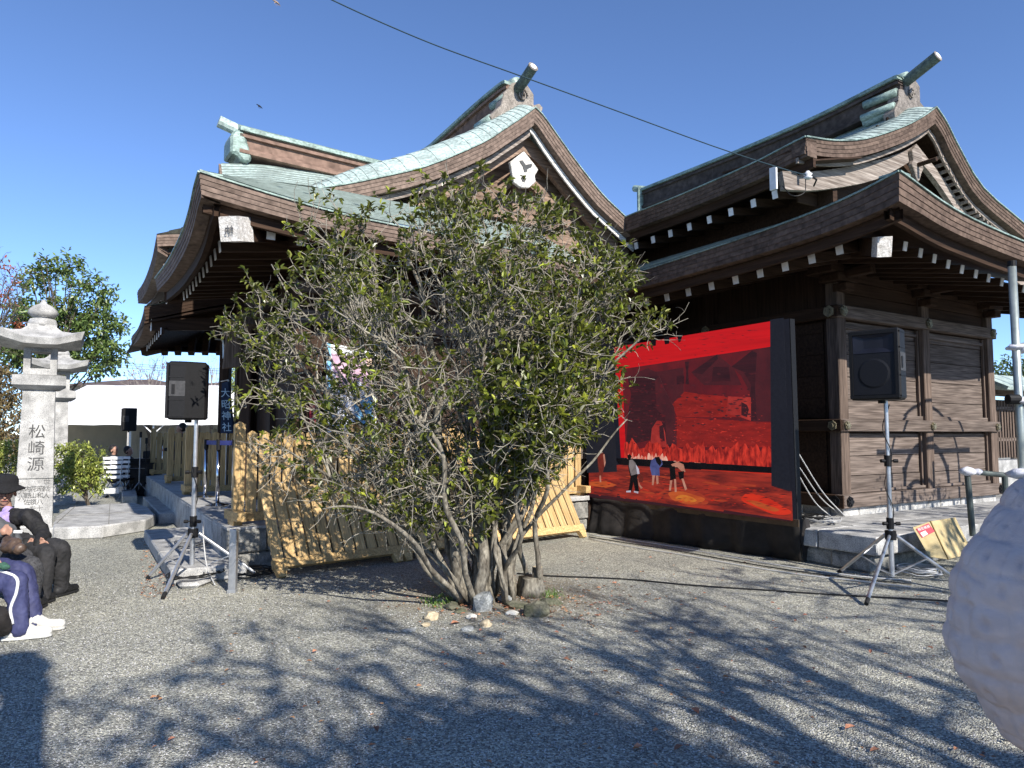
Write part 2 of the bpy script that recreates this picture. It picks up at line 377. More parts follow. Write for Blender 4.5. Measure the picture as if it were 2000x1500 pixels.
def curved_slope(name, prof, u, length, m, parent, n, lift=.30, reach=1.3, na=14, h=.009, ends=None, zadd=None, e0=.45):
    """prof: verge polyline eave->ridge; roof runs along u; rises inwards from the verge (rounded verge)"""
    mb = MB(); dk = []; P = smooth_poly(prof, n+1)
    As = [0, .12, .25, .4, .55, .75, 1.0, 1.3]+[1.3+(length-1.3)*i/6 for i in range(1, 7)]
    def S(p, a, s):
        z = lift*math.sin(min(1, a/reach)*PI/2)*(1-s*.5)*(e0+(1-e0)*math.sin(min(1, s*1.8)*PI/2)) + (zadd(a, s) if zadd else 0)
        return p+u*a+Z*z
    for k in range(n):
        s0 = k/n; s1 = (k+1)/n
        r0 = [S(P[k], a, s0)+Z*h for a in As]; r1 = [S(P[k+1], a, s1) for a in As]; mb.grid([r0, r1])
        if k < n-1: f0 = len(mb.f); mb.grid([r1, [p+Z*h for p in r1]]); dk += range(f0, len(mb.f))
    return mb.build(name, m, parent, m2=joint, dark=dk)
def ridge(pts, side, parent, hh=.46, w=.36, ridgec=ridgec):
    """box ridge: stacked mouldings and a rounded green cap"""
    def lay(z0, z1, ww, name, m):
        mb = MB(); o = [p-side*ww/2+Z*z1 for p in pts]; q = [p+side*ww/2+Z*z1 for p in pts]; mb.ribbon(o, q, -Z*(z1-z0)); return mb.build(name, m, parent)
    lay(-hh, -hh+.05, w+.12, 'ridge_moulding', ridgec); lay(-hh+.05, -hh+.09, w+.05, 'ridge_moulding', ridgec)
    c = 5; per = (len(pts)-1)/c
    for j in range(c):
        a = int(round(j*per)); b = int(round((j+1)*per)); seg = pts[a:b+1]
        mb = MB(); mb.ribbon([p-side*w/2-Z*.17+(Z*0) for p in seg], [p+side*w/2-Z*.17 for p in seg], -Z*(hh-.26)); mb.build('ridge_panel', ridgec, parent)
    lay(-.17, -.125, w+.10, 'ridge_moulding', ridgec); lay(-.125, -.09, w+.04, 'ridge_moulding', ridgec)
    mb = MB(); mb.ribbon([p-side*(w/2+.08)-Z*.035 for p in pts], [p+side*(w/2+.08)-Z*.035 for p in pts], -Z*.055); mb.build('ridge_cap_board', copper, parent)
    mb = MB(); mb.tube([p-Z*.02 for p in pts], .10, 12); mb.build('ridge_cap', copper, parent, smooth=True)
def oni(outline, n, thickn, parent, m=None, c=None, r=.1):
    mb = MB(); mb.prism(outline, n*thickn); o = mb.build('ridge_end_ornament', m or carv, parent, bevel=.012)
    if c is not None:
        t = n.cross(Z).normalized()
        s = MB(); sp = []
        for i in range(26):
            a = i*.42; rr = r*(1-i/30); sp.append(c-n*.02+t*math.cos(a)*rr*.8+Z*math.sin(a)*rr)
        s.tube(sp, .016, 6)
        s.build('carved_scroll', carv, o, smooth=True)
    return o

# ------------------------------------------------------------ right hall (B)
uB = U(32); vB = W(32)
Cb = atz(1643, 1008, .4); Cb0 = V((Cb.x, Cb.y, 0))
def pB(a, b, z): return Cb0+uB*a+vB*b+Z*z
B = empty('shrine_hall', pB(2, 2, 0), 'dark timber shrine hall with layered gable roof behind the red video screen', 'shrine building')
# podium: thick granite edge slabs over rough stones
pod = empty('stone_podium', pB(0, 0, 0), 'low granite podium with thick edge slabs under the hall beside the screen', 'podium')
def podB():
    core = MB(); core.box(pB(-1.2, -1.3, 0), uB*9, vB*7.4, Z*.385); core.build('podium_core', roughst, pod)
    for i, (b0, b1) in enumerate([(-1.5, -.1), (-.1, 1.2), (1.2, 2.7), (2.7, 4.2), (4.2, 6.2)]):
        MB().box(pB(-1.385, b0+.006, .2), vB*(b1-b0-.012), uB*.7, Z*.2).build('edge_slab', granite, pod, bevel=.012)
        rb = MB().box(pB(-1.31, b0+.03, 0), vB*(b1-b0-.04), uB*.5, Z*.19); rb.build('foundation_stone', roughst, pod, bevel=.03)
    for (a0, a1) in [(-.68, .9), (.9, 2.4), (2.4, 4), (4, 6)]:
        MB().box(pB(a0+.006, -1.5, .2), uB*(a1-a0-.012), vB*.7, Z*.2).build('edge_slab', granite, pod, bevel=.012)
    for (a0, a1) in [(-1.3, -.2), (-.2, 1), (1, 2.4)]:
        MB().box(pB(a0+.01, -1.43, 0), uB*(a1-a0-.02), vB*.5, Z*.19).build('foundation_stone', roughst, pod, bevel=.03)
    for a in range(1, 5):
        for k in range(5):
            MB().box(pB(-.68+.0, -.8+k*1.35+.004, .37), vB*1.34, uB*.9 if a == 1 else uB*.01, Z*.032).build('paving_slab', granite, pod) if a == 1 else None
podB()
LB = 6.6; WB = 4.15
def hallB():
    MB().box(pB(.05, .05, .52), uB*LB, vB*(WB-.1), Z*3.5).build('wall', dwood_z, B)
    rg = random.Random(5)
    # granite footing blocks
    b = -.02
    while b < WB:
        w = rg.uniform(.26, .4); MB().box(pB(-.04-rg.uniform(0, .02), b, .38), vB*(min(w, WB+.02-b)-.008), uB*.2, Z*.15).build('footing_stone', granite, B, bevel=.012); b += w
    a = .16
    while a < 4:
        w = .4; MB().box(pB(a, -.03, .38), uB*(w-.01), vB*.15, Z*.15).build('footing_stone', granite, B, bevel=.012); a += w
    rows1 = [.70, .93, 1.20, 1.51]; rows2 = [1.72, 1.98, 2.29, 2.60, 2.89, 3.06]
    for (b0, b1) in ((.13, 2.03), (2.27, 4.02)):
        for rows in (rows1, rows2):
            for z0, z1 in zip(rows, rows[1:]):
                MB().box(pB(.02+rg.uniform(-.006, .006), b0, z0), vB*(b1-b0), uB*.04, Z*(z1-z0-.011)).build('wall_plank', wall_v, B)
        for (x, w) in ((b0-.002, .035), (b1-.033, .035)):
            MB().box(pB(-.02, x, .70), vB*w, uB*.03, Z*2.35).build('panel_frame', wall_z, B)
        MB().box(pB(-.015, b0+.03, 2.95), vB*(b1-b0-.06), uB*.03, Z*.045).build('panel_frame', wall_v, B)
        MB().box(pB(-.03, b0-.05, .70), vB*(b1-b0+.1), uB*.045, Z*.035).build('panel_frame', wall_v, B)
        MB().box(pB(-.03, b0-.05, 1.70), vB*(b1-b0+.1), uB*.045, Z*.06).build('panel_frame', wall_v, B)
    for a0, a1 in ((.2, 2.1), (2.3, 4.2)):
        for z0, z1 in zip([.7, .95, 1.25, 1.51, 1.72, 2.0, 2.3, 2.6, 2.9, 3.06], [.945, 1.245, 1.505, 1.70, 1.995, 2.295, 2.595, 2.895, 3.05]):
            MB().box(pB(a0, .02, z0), uB*(a1-a0), vB*.04, Z*(z1-z0)).build('wall_plank', dwood_v, B)
    for b in (-.06, 2.06, WB-.12):
        MB().box(pB(-.08, b, .50), vB*.19, uB*.18, Z*3.4).build('wall_post', wall_z, B, bevel=.012)
    for a in (2.1, 4.2): MB().box(pB(a, -.07, .5), uB*.18, vB*.15, Z*3.4).build('wall_post', dwood_z, B)
    def rail(z, h, out, m, ov=.1, name='wall_rail'):
        MB().box(pB(-out, -out, z), vB*(WB+out+ov), uB*(out-.0), Z*h).build(name, m, B, bevel=.008)
        MB().box(pB(-out, -out-.002, z+.002), vB*(out-.004), uB*4.6, Z*(h-.004)).build(name, dwood_u, B, bevel=.008)
    rail(.515, .175, .13, wall_v); rail(1.53, .165, .12, wall_v); rail(3.07, .17, .12, wall_v)
    # metal bosses over the joints
    for z, s, dark in ((3.155, .075, 0), (1.61, .06, 0), (.60, .075, 1)):
        for b in (-.0, 2.15, WB-.02):
            if dark and b == 2.15: continue
            c = pB(-.125, b, z); mb = MB()
            mb.tube([c, c-uB*.02], s, 6); mb.tube([c-uB*.02, c-uB*.035], s*.45, 8)
            for k in range(6): q = c-uB*.022+(vB*math.cos(k)+Z*math.sin(k))*s*.65; mb.tube([q, q-uB*.012], s*.2, 6)
            mb.build('metal_boss', black_pl if dark else brass, B)
        for a in (-.0, 2.2, 4.3):
            c = pB(a+.0, -.125, z); mb = MB(); mb.tube([c, c-vB*.02], s*1.1, 6); mb.tube([c-vB*.02, c-vB*.035], s*.45, 8); mb.build('metal_boss', black_pl if dark else brass, B)
    # frieze and bracket blocks
    for k, z in enumerate((3.26, 3.44, 3.62)):
        MB().box(pB(-.01, .1, z), vB*3.95, uB*.04, Z*.17).build('frieze_plank', dwood_v, B)
    for b in (0.03, 2.15, WB-.03):
        for k, (w, z, o) in enumerate(((.2, 3.42, .16), (.46, 3.55, .14), (.7, 3.66, .12))):
            MB().box(pB(-o-.06, b-w/2, z), vB*w, uB*(.2+.1*k), Z*.11).build('bracket_block', dwood_v, B, bevel=.01)
        MB().box(pB(-.55, b-.06, 3.60), vB*.12, uB*.7, Z*.12).build('bracket_arm', dwood_u, B, bevel=.01)
    for b0 in (-.35,):
        MB().box(pB(-.42, b0, 3.78), vB*(WB+1.2), uB*.14, Z*.16).build('eave_beam', dwood_v, B)
        MB().box(pB(-.42, -.42, 3.781), uB*6, vB*.14, Z*.16).build('eave_beam', dwood_u, B)
hallB()
K = at(1756, 336, 7.2)
def roofB():
    Lpx = [(1756, 336), (1715, 358), (1672, 380), (1600, 412), (1520, 442), (1440, 470), (1360, 496), (1280, 522), (1200, 546), (1120, 569)]
    Rpx = [(1756, 336), (1780, 353), (1800, 368), (1852, 404), (1912, 436), (2000, 474)]
    Le = smooth_poly([onp(x, y, K, vB) for x, y in Lpx], 22); Re = [onp(x, y, K, uB) for x, y in Rpx]
    e = Re[-1]; Re = smooth_poly(Re+[e+vB*1.2+Z*-.03, e+vB*2.6+Z*.02, e+vB*4.2+Z*.28], 24)
    mit = uB+vB
    thL = [lerp(.29, .22, i/21) for i in range(22)]; thR = [lerp(.29, .22, min(1, i/12)) for i in range(24)]
    layers(Le, vB, thL, 4, B, brownb, first_in=mit, cuts=6); layers(Re, uB, thR, 4, B, brownb, first_in=mit, cuts=6)
    for E, iw, th in ((Le, vB, thL), (Re, uB, thR)):   # green metal lip on top
        mb = MB(); mb.ribbon([p-iw*.02+Z*.02 for p in E], [p+iw*.22+Z*.02 for p in E], -Z*.018); mb.build('roof_edge_strip', copper, B)
        # deep brown board under the eave edge
        o = [p+iw*(.16 if i else .16)+(mit-iw)*(.16 if i == 0 else 0)-Z*(th[i]*1.02) for i, p in enumerate(E)]
        mb = MB(); mb.ribbon(o, [p+iw*.06 for p in o], -Z*.13); mb.build('eave_board', dwood_v if iw is uB else dwood_u, B)
        # soffit boards up to the wall
        inn = []
        for i, p in enumerate(E):
            d = (p-Cb0); a = d.dot(uB); b = d.dot(vB)
            q = pB(max(a, .12), max(b, .12), 4.22) if iw is vB else pB(.12, min(max(b, .12), WB+1.2), 4.22)
            inn.append(q)
        sf = [p-Z*.03 for p in o]
        MB().grid([sf, inn]).build('soffit', dwood_v, B, solid=.02)
        tp = [pB(-.1, -.1, 4.62) if False else q+Z*.42 for q in inn]
        stepped('roof_slope', [p+Z*.02 for p in E], tp, 9, copper, B)
    # rafters with white ends
    eL = [onp(x, y, pB(0, -1.25, 0), vB) for x, y in [(1640, 487), (1586, 505), (1534, 520), (1485, 533), (1437, 546), (1390, 558), (1345, 570), (1303, 580), (1264, 590)]]
    rafter_set(fill(eL, 4), vB, 1.45, .32, B, m=dwood_v, w=.085, h=.115)
    eR = [onp(x, y, pB(-1.42, 0, 0), uB) for x, y in [(1767, 481), (1797, 494), (1824, 505), (1851, 516), (1878, 526), (1905, 535), (1930, 543), (1956, 551), (1999, 564)]]
    rafter_set(fill(eR, 8), uB, 1.6, .32, B, m=dwood_u, w=.065, h=.10)
    h = onp(1727, 482, pB(-1.5, -1.3, 0), (uB+vB).normalized()); d = (pB(.1, .1, 4.1)-h)
    r = MB().bar(h, h+d, .13, .20).build('hip_rafter', dwood_v, B); dn = d.normalized()
    MB().bar(h-dn*.015, h-dn*.001, .15, .22).build('end_cap', bleach, r)
    MB().bar(h-dn*.0+Z*.0, h+dn*.18, .145, .215).build('end_sleeve', bleach, r)
    # upper gable roof
    G = pB(-.2, 0, 0)
    Vl = [onp(x, y, G, uB) for x, y in [(1574, 268), (1632, 276), (1692, 272), (1760, 250), (1800, 230), (1828, 210)]]
    Vr = [onp(x, y, G, uB) for x, y in [(1828, 210), (1848, 240), (1872, 288), (1920, 368), (2000, 438)]]
    Vr.append(Vr[-1]+vB*.9-Z*.3)
    vl = smooth_poly(Vl, 16); vr = smooth_poly(Vr, 16)
    layers(vl, uB, .21, 4, B, brownb, cuts=4, first_in=uB+vB*0); layers(vr, uB, .21, 4, B, brownb, cuts=4)
    for v_, sg in ((vl, 1), (vr, -1)):
        t = thick(v_, .215); o = [p+uB*.13+t[i]*1.05 for i, p in enumerate(v_)]
        MB().ribbon(o, [p+uB*.03 for p in o], thick(v_, .07)).build('verge_strip', grey_v, B)
        mb = MB(); mb.ribbon([p-uB*.02+Z*.02 for p in v_], [p+uB*.2+Z*.02 for p in v_], -Z*.018); mb.build('roof_edge_strip', copper, B)
    # bargeboards
    H = pB(.05, 0, 0)
    for up, lo in (([(1528, 334), (1600, 334), (1700, 316), (1760, 298), (1790, 281)], [(1534, 370), (1600, 371), (1700, 354), (1760, 326), (1790, 306)]),
                   ([(1790, 281), (1840, 345), (1900, 430), (1960, 500), (2020, 545)], [(1790, 306), (1832, 357), (1888, 440), (1945, 515), (2005, 565)])):
        a = smooth_poly([onp(x, y, H, uB) for x, y in up], 12); b = smooth_poly([onp(x, y, H, uB) for x, y in lo], 12)
        mb = MB(); mb.ribbon(a, [p+uB*.08 for p in a], [q-p for p, q in zip(a, b)]); mb.build('bargeboard', grey_v, B)
    e0 = onp(1531, 352, H, uB)
    MB().box(e0-vB*.16-Z*.14, vB*.03, uB*.10, Z*.30).build('bargeboard_end_cap', white_end, B)
    # gable wall boards, carved pendant, battens
    for k in range(9):
        z0 = 4.75+k*.2; hw = 2.7-k*.29
        MB().box(pB(.35, 2.47-hw, z0), vB*2*hw, uB*.03, Z*.19).build('gable_plank', dwood_v, B)
    pc = onp(1793, 322, pB(-.02, 0, 0), uB)
    pts = [pc+vB*x*.001+Z*y*.001 for x, y in [(-150, 200), (0, 330), (150, 200), (110, 60), (170, -20), (90, -130), (40, -230), (0, -270), (-40, -230), (-90, -130), (-170, -20), (-110, 60)]]
    pdn = MB().prism(pts, uB*.07).build('gable_pendant', grey_v, B, bevel=.01)
    MB().tube([pc, pc-uB*.28], .035, 6).build('peg', dwood_v, pdn)
    for k in range(26):    # exposed battens under the right verge
        t = .12+k*.033; p = poly_at(vr, t); MB().bar(p+uB*.12-Z*.36, p+uB*.42-Z*.38, .03, .05).build('verge_batten', grey_v, B)
    # left eave of the upper roof
    E1 = Vl[0]
    Ul = smooth_poly([onp(x, y, E1, vB) for x, y in [(1574, 268), (1528, 291), (1480, 316), (1400, 352), (1320, 386), (1224, 424), (1180, 444)]], 20)
    Ul += [Ul[-1]+(Ul[-1]-Ul[-2])*k for k in (1, 2, 3)]
    layers(Ul, vB, .24, 4, B, brownb, cuts=6)
    MB().ribbon([p-vB*.02+Z*.02 for p in Ul], [p+vB*.2+Z*.02 for p in Ul], -Z*.018).build('roof_edge_strip', copper, B)
    o = [p+vB*.14-Z*.245 for p in Ul]; MB().ribbon(o, [p+vB*.05 for p in o], -Z*.12).build('eave_board', dwood_u, B)
    MB().grid([[p-Z*.02 for p in o], [p+vB*1.1+Z*.25 for p in o]]).build('soffit', dwood_v, B, solid=.02)
    MB().box(pB(.1, .2, 3.9), uB*7, vB*.1, Z*1.6).build('upper_wall', dwood_v, B)
    bE = (E1-Cb0).dot(vB)
    ru = [onp(x, y, pB(0, bE+.26, 0), vB) for x, y in [(1514, 380), (1472, 397), (1428, 414), (1386, 429), (1347, 443), (1310, 456), (1276, 468), (1243, 480), (1213, 491)]]
    rafter_set(fill(ru, 3), vB, .8, .14, B, m=dwood_v, w=.08, h=.11)
    # slopes
    def sag(a, s):
        i = min(range(len(Ul)), key=lambda j: abs((Ul[j]-E1).dot(uB)-a)); return (Ul[i].z-E1.z)*(1-s)-.10*math.sin(min(1, a)*PI/2)*math.sin(s*PI)
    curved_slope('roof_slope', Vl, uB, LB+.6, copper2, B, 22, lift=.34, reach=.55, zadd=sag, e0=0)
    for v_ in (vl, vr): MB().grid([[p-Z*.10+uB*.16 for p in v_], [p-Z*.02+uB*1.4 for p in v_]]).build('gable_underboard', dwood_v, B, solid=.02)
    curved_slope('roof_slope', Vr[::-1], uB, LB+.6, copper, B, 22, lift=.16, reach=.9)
    # ridge
    pk = Vl[-1]
    rp = smooth_poly([onp(x, y, pk, vB) for x, y in [(1768, 152), (1752, 158), (1600, 233), (1440, 301), (1268, 369)]], 16)
    ridge(rp, vB, B, hh=.5, w=.38, ridgec=ridged)
    q = rp[-1]; MB().box(q-vB*.3-Z*.62, vB*.6, uB*.14, Z*.66).build('ridge_end_ornament', copper, B, bevel=.05)
    MB().tube([q-Z*.02, q+uB*.5+Z*.16], .08, 10).build('ridge_end_horn', copper, B)
    no = uB
    ol = [onp(x, y, rp[0]-uB*.02, uB) for x, y in [(1769, 147), (1778, 150), (1788, 155), (1797, 169), (1798, 199), (1807, 210), (1808, 226), (1778, 232), (1751, 236), (1748, 217), (1756, 196), (1757, 173), (1768, 175)]]
    oni(ol, uB, .2, B, c=onp(1779, 184, rp[0]-uB*.03, uB), r=.09)
    for (x, y, r_) in ((1752, 180, .07), (1747, 206, .06), (1752, 216, .07)):
        c = onp(x, y, rp[0]+uB*.02, uB); MB().tube([c, c+uB*.55], r_, 10).build('ridge_foot_roll', copper, B, smooth=True)
    a = onp(1771, 158, pk, vB); b = onp(1831, 110, pk, vB)
    hn = MB(); hn.tube([a+uB*.2-Z*.05, a, b], .088, 14); hn = hn.build('ridge_end_horn', dcopper, B, smooth=False)
    dd = (b-a).normalized(); MB().tube([b, b+dd*.012], .092, 14).build('horn_rim', carv, hn)
    MB().tube([b+dd*.006, b+dd*.02], .06, 12).build('horn_mouth', white_end, hn)
roofB()
# ------------------------------------------------------------ main hall (A)
uA = U(31.2); vP = W(37.5); vA = W(34)
D = atz(443, 1033, .48); D0 = V((D.x, D.y, 0))
podA = empty('stone_podium', D0, 'long raised stone podium of cut blocks carrying the cedar fences', 'podium')
def podiumA():
    e = V((1.18, 11.01, 0)); near = (e-D0); Ln = near.length; vn = near.normalized()
    c = D0+uA*.12+vn*.12
    MB().prism([c, c+vn*(Ln-.2), c+vn*(Ln-.2)+uA*9, c+uA*13], Z*.44).build('podium_core', roughst, podA)
    rg = random.Random(11)
    for z0, z1, st, off in ((.0, .2, roughst, .03), (.205, .465, granite, 0)):
        x = 0
        while x < Ln-.05:
            w = min(rg.uniform(.42, .7), Ln-x); MB().box(D0+vn*(x+.004)+uA*off+Z*z0, vn*(w-.008), uA*.35, Z*(z1-z0-.006)).build('podium_stone', roughst, podA, bevel=.018); x += w
    x = .36
    while x < 12:
        w = rg.uniform(.55, .85)
        MB().box(D0+uA*(x+.003)+Z*.0, uA*(w-.006), vn*.34, Z*.462).build('podium_stone', granite, podA, bevel=.012); x += w
    # paving on top
    y = 0
    for i in range(9):
        x = 0
        for j in range(4):
            w = 1.2; MB().box(D0+uA*(i*1.35+.004)+vn*(j*w+.004)+Z*.455, uA*1.342, vn*(w-.008), Z*.03).build('paving_slab', granite, podA, bevel=.004)
    MB().box(e-vn*.75-uA*.03+Z*.481, vn*.75, uA*.5, Z*.07).build('edge_slab', granite, podA, bevel=.01)
podiumA()
A = empty('shrine_hall', D0+uA*3+vA*4, 'shrine hall with green copper gable roof rising behind the leafy shrub', 'shrine building')
K0 = at(390, 337, 7.0)
def roofA():
    Fe = smooth_poly([onp(x, y, K0, vA_n) for x, y in [(390, 337), (381, 368), (372, 410), (360, 449), (345, 482), (327, 515), (304, 545)]], 20)
    Ne = smooth_poly([onp(x, y, K0, U(34)) for x, y in [(390, 337), (430, 350), (500, 372), (560, 390), (630, 410), (700, 427), (770, 441), (840, 455), (930, 474), (1030, 494), (1140, 516)]], 26)
    uN = U(34); mit = uN+W(31.2)
    thN = [lerp(.21, .18, min(1, i/16)) for i in range(26)]; thF = [lerp(.24, .2, i/19) for i in range(20)]
    layers(Ne, uN, thN, 4, A, brownc, first_in=mit, cuts=7); layers(Fe, W(31.2), thF, 4, A, brownc, first_in=mit, cuts=6)
    inw = {0: uN, 1: W(31.2)}
    WAc = K0+mit*1.5
    for idx, (E, iw, th) in enumerate(((Ne, uN, thN), (Fe, W(31.2), thF))):
        MB().ribbon([p-iw*.02+Z*.02 for p in E], [p+iw*.22+Z*.02 for p in E], -Z*.018).build('roof_edge_strip', copper, A)
        o = [p+iw*.16+(mit-iw)*(.16 if i == 0 else 0)-Z*(th[i]*1.02) for i, p in enumerate(E)]
        MB().ribbon(o, [p+iw*.06 for p in o], -Z*.13).build('eave_board', dwood_v if idx == 0 else dwood_u, A)
        inn = []
        for i, p in enumerate(E):
            s = (p-K0); al = s.dot(W(34)) if idx == 0 else s.dot(uA)
            q = WAc+(W(34)*max(0, al-1.5) if idx == 0 else uA*max(0, al-1.5)); q = V((q.x, q.y, 4.15)); inn.append(q)
        MB().grid([[p-Z*.03 for p in o], inn]).build('soffit', dwood_v, A, solid=.02)
    # near skirt slope
    Lp = at(621, 368, 9.0); P447 = at(447, 344, 8.4)
    top = []
    for i, p in enumerate(Ne):
        al = (p-K0).dot(W(34)); t0 = (P447-K0).dot(W(34)); t1 = (Lp-K0).dot(W(34))
        if al < 1e-3: q = K0+(P447-K0)*.02
        elif al < t0+.25: q = K0.lerp(P447, min(1, al/(t0+.25)))
        elif al < t1: q = P447.lerp(Lp, (al-t0)/(t1-t0))
        else: q = Lp+W(34)*(al-t1)+Z*.03
        top.append(q)
    stepped('roof_slope', [p+Z*.02 for p in Ne], top, 15, copper2, A, h=.018)
    # front slope
    P4f = P447+uA*4.2
    stepped('roof_slope', [p+Z*.02 for p in Fe], [P447.lerp(P4f, i/19)+Z*.0 for i in range(20)], 14, copper2, A)
    # rafters
    WP = K0+W(31.2)*.33
    ef = [onp(x, y, WP, W(31.2)) for x, y in [(430, 482), (421, 497), (413, 510), (405, 522), (398, 532), (391, 542), (384, 550), (378, 559), (372, 566), (366, 573), (360, 578)]]
    rafter_set(ef, W(31.2), 1.6, .22, A, m=dwood_v, w=.08, h=.12)
    NP = K0+uN*.33
    en = [onp(x, y, NP, uN) for x, y in [(529, 458), (588, 470), (641, 481), (695, 492), (748, 502), (800, 511), (850, 520), (900, 529), (948, 538), (995, 546), (1040, 554), (1080, 561)]]
    rafter_set(en, uN, 1.6, .25, A, m=dwood_u, w=.09, h=.11)
    h = at(448, 447, 7.22); d = V((WAc.x, WAc.y, 4.05))-h; dn = d.normalized()
    r = MB().bar(h, h+d, .2, .24).build('hip_rafter', dwood_v, A)
    MB().bar(h-dn*.001, h+dn*.30, .215, .255).build('end_sleeve', bleach, r)
    sd_ = dn.cross(Z).normalized(); nn = -V((dn.x, dn.y, 0)).normalized()
    tm = text_mesh('奉納', .10, .003, True); place(tm, h-dn*.008+Z*.06, -nn.cross(Z)*-1, Z, nn); tm.build('painted_writing', ink, r)
    h2 = at(327, 577, 11.3); MB().bar(h2, h2+W(31.2)*1.2-uA*1.0+Z*.2, .16, .26).build('hip_rafter', dwood_v, A)
    MB().bar(h2-W(31.2)*.012, h2-W(31.2)*.001, .16, .26).build('end_cap', white_end, A)
    # upper gable: verge in the plane of the gable
    G = Lp; n = U(34)
    Vl = [onp(x, y, G, n) for x, y in [(621, 369), (680, 360), (739, 348), (835, 325), (940, 281), (985, 253), (1018, 231), (1045, 211)]]
    Vr = [onp(x, y, G, n) for x, y in [(1045, 211), (1060, 226), (1090, 268), (1120, 310), (1150, 349), (1180, 385), (1223, 426)]]
    Vr.append(Vr[-1]+(Vr[-1]-Vr[-2])*.6)
    vl = smooth_poly(Vl, 20); vr = smooth_poly(Vr, 16)
    layers(vl, n, .20, 4, A, brownc, cuts=5); layers(vr, n, .20, 4, A, brownc, cuts=5)
    for v_ in (vl, vr):
        t = thick(v_, .205); o = [p+n*.14+t[i]*1.05 for i, p in enumerate(v_)]
        MB().ribbon(o, [p+n*.03 for p in o], thick(v_, .085)).build('verge_strip', bleach if v_ is vr else grey_v, A)
        MB().ribbon([p-n*.02+Z*.02 for p in v_], [p+n*.2+Z*.02 for p in v_], -Z*.018).build('roof_edge_strip', copper, A)
    H = G+n*.30
    gw = wood('gable_timber', (.30, .21, .155), (.14, .095, .07), 'v', fine=3)
    for up, lo in (([(800, 396), (874, 352), (940, 312), (985, 284), (1024, 258)], [(800, 432), (874, 386), (940, 346), (985, 318), (1022, 295)]),
                   ([(1024, 258), (1060, 300), (1090, 335), (1150, 408), (1195, 457), (1230, 490)], [(1022, 295), (1050, 318), (1084, 352), (1140, 424), (1180, 470), (1215, 505)]),
                   ([(870, 425), (960, 372), (1020, 332)], [(880, 440), (965, 388), (1020, 350)]),
                   ([(1020, 332), (1060, 366), (1120, 430)], [(1020, 350), (1052, 382), (1108, 445)])):
        a = smooth_poly([onp(x, y, H, n) for x, y in up], 9); b = smooth_poly([onp(x, y, H, n) for x, y in lo], 9)
        MB().ribbon(a, [p+n*.09 for p in a], [q-p for p, q in zip(a, b)]).build('bargeboard', gw, A)
        H = H+n*.06
    H = G+n*.62; base = onp(1020, 470, H, n); zc = base.z
    for k in range(10):
        z0 = 4.6+k*.17; hw = 3.1-k*.33
        MB().box(V((base.x, base.y, z0))-W(34)*hw, W(34)*2*hw, n*.03, Z*.162).build('gable_plank', gw, A)
    s0 = onp(1008, 415, H-n*.12, n); MB().box(s0-W(34)*.07, W(34)*.14, n*.1, Z*.42).build('king_post', gw, A)
    s1 = onp(1008, 432, H-n*.12, n); MB().box(s1-W(34)*.9, W(34)*1.8, n*.1, Z*.12).build('tie_beam', gw, A)
    gp = [(997, 316), (1010, 306), (1024, 295), (1040, 315), (1052, 331), (1045, 343), (1047, 355), (1033, 367), (1018, 366), (1004, 356), (1001, 338)]
    HP = G+n*.22
    pdn = MB().prism([onp(x, y, HP, n) for x, y in gp], n*.07).build('gable_pendant', bleach, A, bevel=.01)
    for sh in ([(1015, 314), (1021, 324), (1025, 336), (1030, 334), (1029, 325), (1021, 313)], [(1028, 322), (1040, 319), (1038, 326), (1030, 330)], [(1018, 347), (1023, 349), (1029, 347), (1026, 354), (1021, 354)]):
        MB().prism([onp(x, y, HP-n*.012, n) for x, y in sh], n*.01).build('pendant_cutout', ink, pdn)
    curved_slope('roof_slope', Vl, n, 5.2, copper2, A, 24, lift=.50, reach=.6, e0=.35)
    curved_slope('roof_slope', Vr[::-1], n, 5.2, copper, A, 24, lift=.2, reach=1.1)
    # main ridge
    pk = Vl[-1]; rp = smooth_poly([onp(x, y, pk, W(34)) for x, y in [(1010, 160), (997, 167), (950, 205), (862, 283)]], 10)
    rp += [rp[-1]+n*.8, rp[-1]+n*1.8]
    ridge(rp, W(34), A, hh=.46, w=.34)
    ol = [onp(x, y, rp[0]-n*.02, n) for x, y in [(994, 170), (1000, 162), (1015, 158), (1030, 165), (1043, 184), (1043, 205), (1054, 202), (1061, 210), (1058, 220), (1012, 219), (964, 240), (956, 226), (979, 205), (984, 181)]]
    oni(ol, n, .2, A, c=onp(1020, 186, rp[0]-n*.03, n), r=.12)
    for x, y, r_ in ((987, 190, .07), (958, 232, .075)):
        c = onp(x, y, rp[0]+n*.0, n); MB().tube([c, c+n*.4], r_, 10).build('ridge_foot_roll', copper, A, smooth=True)
    a = onp(1022, 160, pk, W(34)); b = onp(1041, 131, pk, W(34)); hn = MB(); hn.tube([a+n*.3-Z*.1, a, b], .085, 14); hn = hn.build('ridge_end_horn', dcopper, A)
    dd = (b-a).normalized(); MB().tube([b, b+dd*.012], .09, 14).build('horn_rim', carv, hn); MB().tube([b+dd*.006, b+dd*.02], .055, 12).build('horn_mouth', white_end, hn)
    # cross ridge towards the front
    RP = K0+uA*2.75
    cr = smooth_poly([onp(x, y, RP, n) for x, y in [(462, 253), (520, 268), (600, 288), (680, 308), (750, 325)]], 12)
    cr += [cr[-1]+(cr[-1]-cr[-2])*k for k in (1, 2)]
    ridge(cr, n, A, hh=.40, w=.34)
    w = W(34)
    ol = [onp(x, y, RP-n*.22, n) for x, y in [(459, 252), (477, 254), (484, 278), (493, 305), (489, 317), (474, 315), (462, 299), (450, 299), (451, 262)]]
    MB().prism(ol, n*.44).build('ridge_end_ornament', copper, A, bevel=.03)
